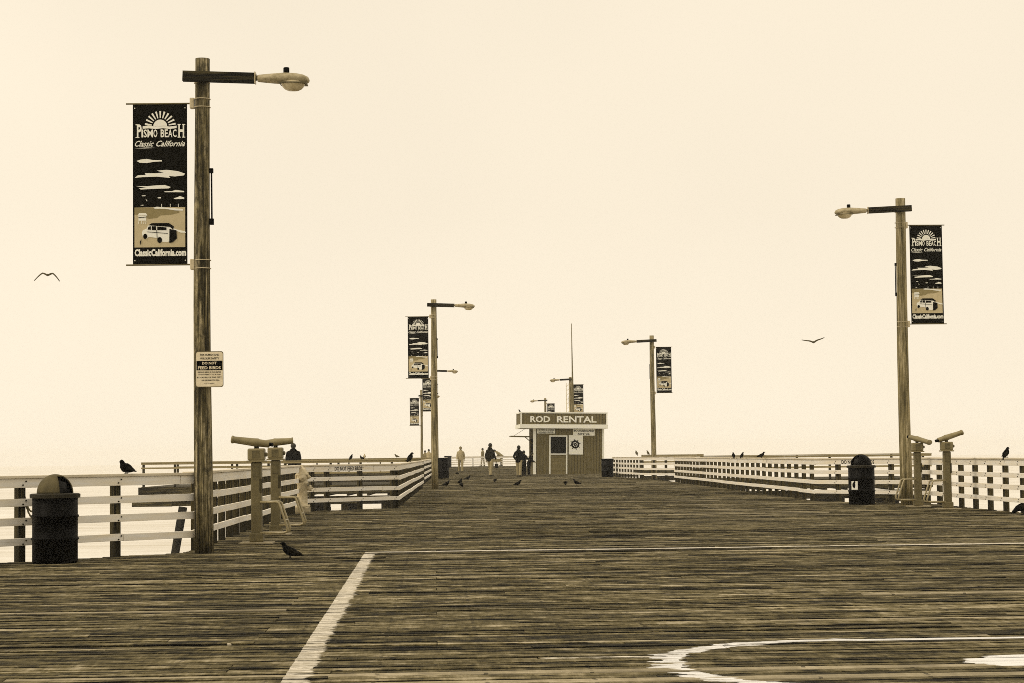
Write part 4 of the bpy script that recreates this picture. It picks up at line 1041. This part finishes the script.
# ------------------------------------------------------------------ people
def remeshed(name, mb, mat, parent, vox=.012, smooth=2):
    o = mb.build(name, mat, parent)
    r = o.modifiers.new('r', 'REMESH'); r.mode = 'VOXEL'; r.voxel_size = vox; r.use_smooth_shade = True
    s = o.modifiers.new('s', 'SMOOTH'); s.factor = .5; s.iterations = smooth
    dg = bpy.context.evaluated_depsgraph_get(); me = bpy.data.meshes.new_from_object(o.evaluated_get(dg), depsgraph=dg)
    o.modifiers.clear(); old = o.data; o.data = me; bpy.data.meshes.remove(old)
    if not me.materials: me.materials.append(mat)
    return o
def person(P, Ht, yaw, label, top, legs, hair='hair', lean=0, stride=0, arms='down', bag=False, hood=False, hat=False):
    """local y = forward"""
    root = thing('person', P, label, 'person', 'people on the pier', yaw); s = Ht/1.75; root.scale = (1.12, 1.12, 1)
    hip = Vector((0, 0, .93))
    rot = Matrix.Rotation(-lean, 3, 'X')
    def up(p): p = Vector(p); return (hip+rot @ (p-hip))*s
    def lo(p): return Vector(p)*s
    J = {}
    for sd, st in ((-1, stride), (1, -stride)):
        J['hip', sd] = lo((sd*.09, 0, .92)); J['knee', sd] = lo((sd*.095, st*.20+.03*abs(stride), .49)); J['ank', sd] = lo((sd*.10, st*.34, .085)); J['toe', sd] = lo((sd*.12, st*.34+.17, .03)); J['heel', sd] = lo((sd*.10, st*.34-.06, .035))
        J['sh', sd] = up((sd*.165, 0, 1.385))
        if arms == 'down': el, wr, hd = (sd*.215, -.02-st*.14, 1.14), (sd*.22, .06-st*.26, .89), (sd*.235, .09-st*.30, .80)
        elif arms == 'pockets': el, wr, hd = (sd*.265, -.06, 1.14), (sd*.20, .08, .95), (sd*.17, .12, .90)
        else: el, wr, hd = (sd*.24, .10, 1.16), (sd*.14, .32, 1.13), (sd*.11, .40, 1.13)
        J['el', sd], J['wr', sd], J['hd', sd] = up(el), up(wr), up(hd)
    b = MB(); b.smooth = True
    b.loft([up((0, 0, .86)), up((0, 0, .95)), up((0, .005, 1.08)), up((0, 0, 1.25)), up((0, 0, 1.38)), up((0, -.005, 1.45)), up((0, .0, 1.49)), up((0, .01, 1.56))], [(.13*s, .09*s), (.165*s, .11*s), (.145*s, .10*s), (.165*s, .115*s), (.175*s, .10*s), (.10*s, .075*s), (.055*s, .055*s), (.052*s, .055*s)], 16, up=(0, 1, 0))
    hc = up((0, .025, 1.64)); b.ell(hc, (.078*s, .10*s, .124*s), 16, 12, rot)
    b.ell(up((0, .035, 1.575)), (.048*s, .06*s, .045*s), 12, 8, rot)
    b.loft([up((0, .112, 1.655)), up((0, .137, 1.615))], [.008*s, .014*s], 8)
    for sd in (-1, 1):
        b.ell(up((sd*.077, .01, 1.63)), (.012*s, .02*s, .032*s), 8, 6)
        b.loft([J['sh', sd], (J['sh', sd]+J['el', sd])/2, J['el', sd], (J['el', sd]*2+J['wr', sd])/3, J['wr', sd]], [.052*s, .046*s, .038*s, .037*s, .026*s], 12)
        d = (J['hd', sd]-J['wr', sd]).normalized(); sdv = d.cross(Vector((1, 0, 0))); sdv.normalize()
        pm = J['wr', sd]+d*.085*s; b.loft([J['wr', sd], J['wr', sd]+d*.03*s, pm], [(.022*s, .026*s), (.016*s, .038*s), (.015*s, .04*s)], 10, up=tuple(sdv))
        inward = Vector((-sd, 0, 0))
        for k, ln in zip((-1.5, -.5, .5, 1.5), (.062, .075, .078, .07)):
            r0 = pm+sdv*k*.019*s; b.loft([r0-d*.01*s, r0+d*ln*.5*s, r0+d*ln*.95*s+inward*.02*s], [.0095*s, .009*s, .007*s], 8)
        r0 = J['wr', sd]+d*.03*s+sdv*.035*s; b.loft([r0-sdv*.01*s, r0+sdv*.02*s+d*.025*s, r0+sdv*.024*s+d*.055*s], [.012*s, .0105*s, .008*s], 8)
        b.loft([J['hip', sd], (J['hip', sd]+J['knee', sd])/2, J['knee', sd], (J['knee', sd]*2+J['ank', sd])/3, J['ank', sd]], [.085*s, .072*s, .052*s, .052*s, .036*s], 12)
        b.loft([J['heel', sd], J['toe', sd]], [(.035*s, .03*s), (.04*s, .022*s)], 10)
    remeshed('body', b, M['skin'], root, .011)
    # jacket
    j = MB(); j.smooth = True; g = 1.0
    j.loft([up((0, 0, .80)), up((0, 0, .84)), up((0, 0, .98)), up((0, .005, 1.12)), up((0, 0, 1.26)), up((0, 0, 1.37)), up((0, -.005, 1.45)), up((0, -.005, 1.54))], [(.165*s, .125*s), (.18*s, .135*s), (.18*s, .135*s), (.172*s, .128*s), (.18*s, .135*s), (.165*s, .118*s), (.13*s, .10*s), (.085*s, .085*s)], 16, up=(0, 1, 0))
    for sd in (-1, 1):
        w = J['el', sd].lerp(J['wr', sd], .93)
        j.loft([J['sh', sd]+Vector((-sd*.03*s, 0, 0)), J['sh', sd], (J['sh', sd]+J['el', sd])/2, J['el', sd], w], [.072*s, .068*s, .060*s, .054*s, .046*s], 12)
    if hood: j.ell(up((0, -.075, 1.50)), (.10*s, .06*s, .07*s), 12, 8)
    remeshed('jacket', j, M[top], root, .016)
    t = MB(); t.smooth = True
    t.loft([lo((0, 0, .80)), lo((0, 0, .88)), up((0, 0, 1.0))], [(.15*s, .11*s), (.178*s, .122*s), (.165*s, .115*s)], 14, up=(0, 1, 0))
    for sd in (-1, 1):
        t.loft([J['hip', sd], (J['hip', sd]+J['knee', sd])/2, J['knee', sd], (J['knee', sd]+J['ank', sd])/2, J['ank', sd]+Vector((0, 0, -.02*s))], [.098*s, .09*s, .072*s, .068*s, .064*s], 12)
    remeshed('trousers', t, M[legs], root, .016)
    for sd in (-1, 1):
        h = MB(); h.smooth = True; h.loft([J['heel', sd]-Vector((0, .02*s, 0)), J['heel', sd], J['toe', sd], J['toe', sd]+Vector((0, .03*s, 0))], [(.03*s, .03*s), (.045*s, .035*s), (.048*s, .03*s), (.03*s, .02*s)], 12); h.build('shoe', M['shoe'], root)
    h = MB(); h.smooth = True
    h.ell(hc+rot @ Vector((0, -.018, .022))*s, (.090*s, .106*s, .120*s), 16, 12, rot)
    ho = h.build('hair', M[hair], root)
    bm = bmesh.new(); bm.from_mesh(ho.data)
    inv = rot.transposed()
    kill = [v for v in bm.verts if (lambda q: (q.y > .035*s and q.z < .045*s) or q.z < -.07*s)(inv @ (v.co-hc))]
    bmesh.ops.delete(bm, geom=kill, context='VERTS'); bm.to_mesh(ho.data); bm.free()
    if hat:
        h = MB(); h.smooth = True; h.ell(hc+rot @ Vector((0, -.005, .055))*s, (.088*s, .105*s, .075*s), 16, 8, rot)
        h.loft([hc+rot @ Vector((0, .07, .05))*s, hc+rot @ Vector((0, .16, .035))*s], [(.06*s, .008*s), (.045*s, .006*s)], 10); h.build('cap', M[hat], root)
    if bag:
        h = MB(); c = J['hd', 1]+Vector((.03*s, 0, -.22*s)); h.bbox(tuple(c-Vector((.05, .13, .16))), tuple(c+Vector((.05, .13, .1))), .03)
        h.loft([c+Vector((0, -.07, .09)), c+Vector((0, 0, .24*s)), c+Vector((0, .07, .09))], .008, 6)
        o = h.build('carrier_bag', M['jacket2']); o.parent = None
        o.data.transform(Matrix.Translation(-c)); o.location = P+Matrix.Rotation(yaw, 3, 'Z') @ c; o.rotation_euler = (0, 0, yaw)
        tag(o, 'dark bag carried low by the man in the dark jacket', 'bag')
    return root
def stand(px, py, ty, *a, Y=None, **k):
    P = G(px, py) if Y is None else Vector((at(px, py, Y).x, Y, 0))
    return person(P, zat(px, ty, P)/math.cos(k.get('lean', 0)*.5), *a, **k)
stand(460.8, 472.3, 446.8, R(180), 'man in pale top, trousers and cap walking toward the camera', 'shirt', 'khaki', stride=.55, hat='cloth_mid')
stand(490.5, 476.3, 443.6, R(-38), 'person in dark jacket and khaki trousers walking away, central and tallest', 'jacket2', 'khaki', stride=.35, bag=True, hood=True)
stand(482.8, 466.2, 448.3, R(60), 'person in grey clothes near the far rail, left of the dark jacketed walker', 'cloth_mid', 'cloth_mid', stride=.3)
stand(501.5, 466.0, 448.5, R(75), 'person in grey bending forward over the far rail', 'cloth_mid', 'cloth_mid', lean=R(50), arms='front')
stand(519, 476.6, 445.8, R(-25), 'customer in black hooded jacket and pale trousers left of the booth counter', 'jacket', 'khaki', hood=True, stride=.25, arms='pockets')
stand(524, 475.6, 450.8, R(-40), 'shorter customer dressed all in black beside the pale trousered one', 'jacket', 'jacket', arms='front')
stand(529, 475.4, 452.5, R(-70), 'dark clothed customer leaning toward the booth counter', 'jacket', 'jacket', lean=R(18), arms='front')
stand(293.5, 483, 443.8, R(4), 'person in black jacket seen from behind above the left fence', 'jacket', 'jacket2', Y=91.5, hood=True, arms='down').scale = (1.3, 1.15, 1)
stand(425.2, 468, 450.6, R(30), 'left one of two tiny distant people beyond the second left pole', 'cloth_mid', 'jacket2', Y=200)
stand(429, 468, 449.3, R(10), 'right one of two tiny distant people beyond the second left pole', 'shirt', 'jacket2', Y=200)

# far bench by the end rail
P_ = G(497, 466.2)
o = thing('bench', P_, 'low grey bench beside the bending person at the far rail', 'bench')
mb = MB(); mb.bbox((-.5, -.2, .42), (.5, .2, .48), .01); mb.build('seat', M['wingrail'], o)
mb = MB(); mb.bbox((-.5, .17, .5), (.5, .21, .85), .01); mb.build('backrest', M['wingrail'], o)
for sx in (-.42, .42):
    mb = MB(); mb.bbox((sx-.04, -.18, 0), (sx+.04, .18, .418), .01); mb.build('leg', M['post'], o)

# ------------------------------------------------------------------ haze
def haze():
    mb = MB(); mb.box((-2700, -70, SEA_Z-1), (2700, 3500, 14))
    m = bpy.data.materials.new('haze_air'); m.use_nodes = True; nt = m.node_tree; nt.nodes.clear()
    v = nt.nodes.new('ShaderNodeVolumePrincipled'); v.inputs['Color'].default_value = (1, 1, 1, 1)
    v.inputs['Density'].default_value = .0003; v.inputs['Anisotropy'].default_value = .3
    o = nt.nodes.new('ShaderNodeOutputMaterial'); nt.links.new(v.outputs[0], o.inputs['Volume'])
    ob = mb.build('haze', m); tag(ob, kind='stuff')
haze()
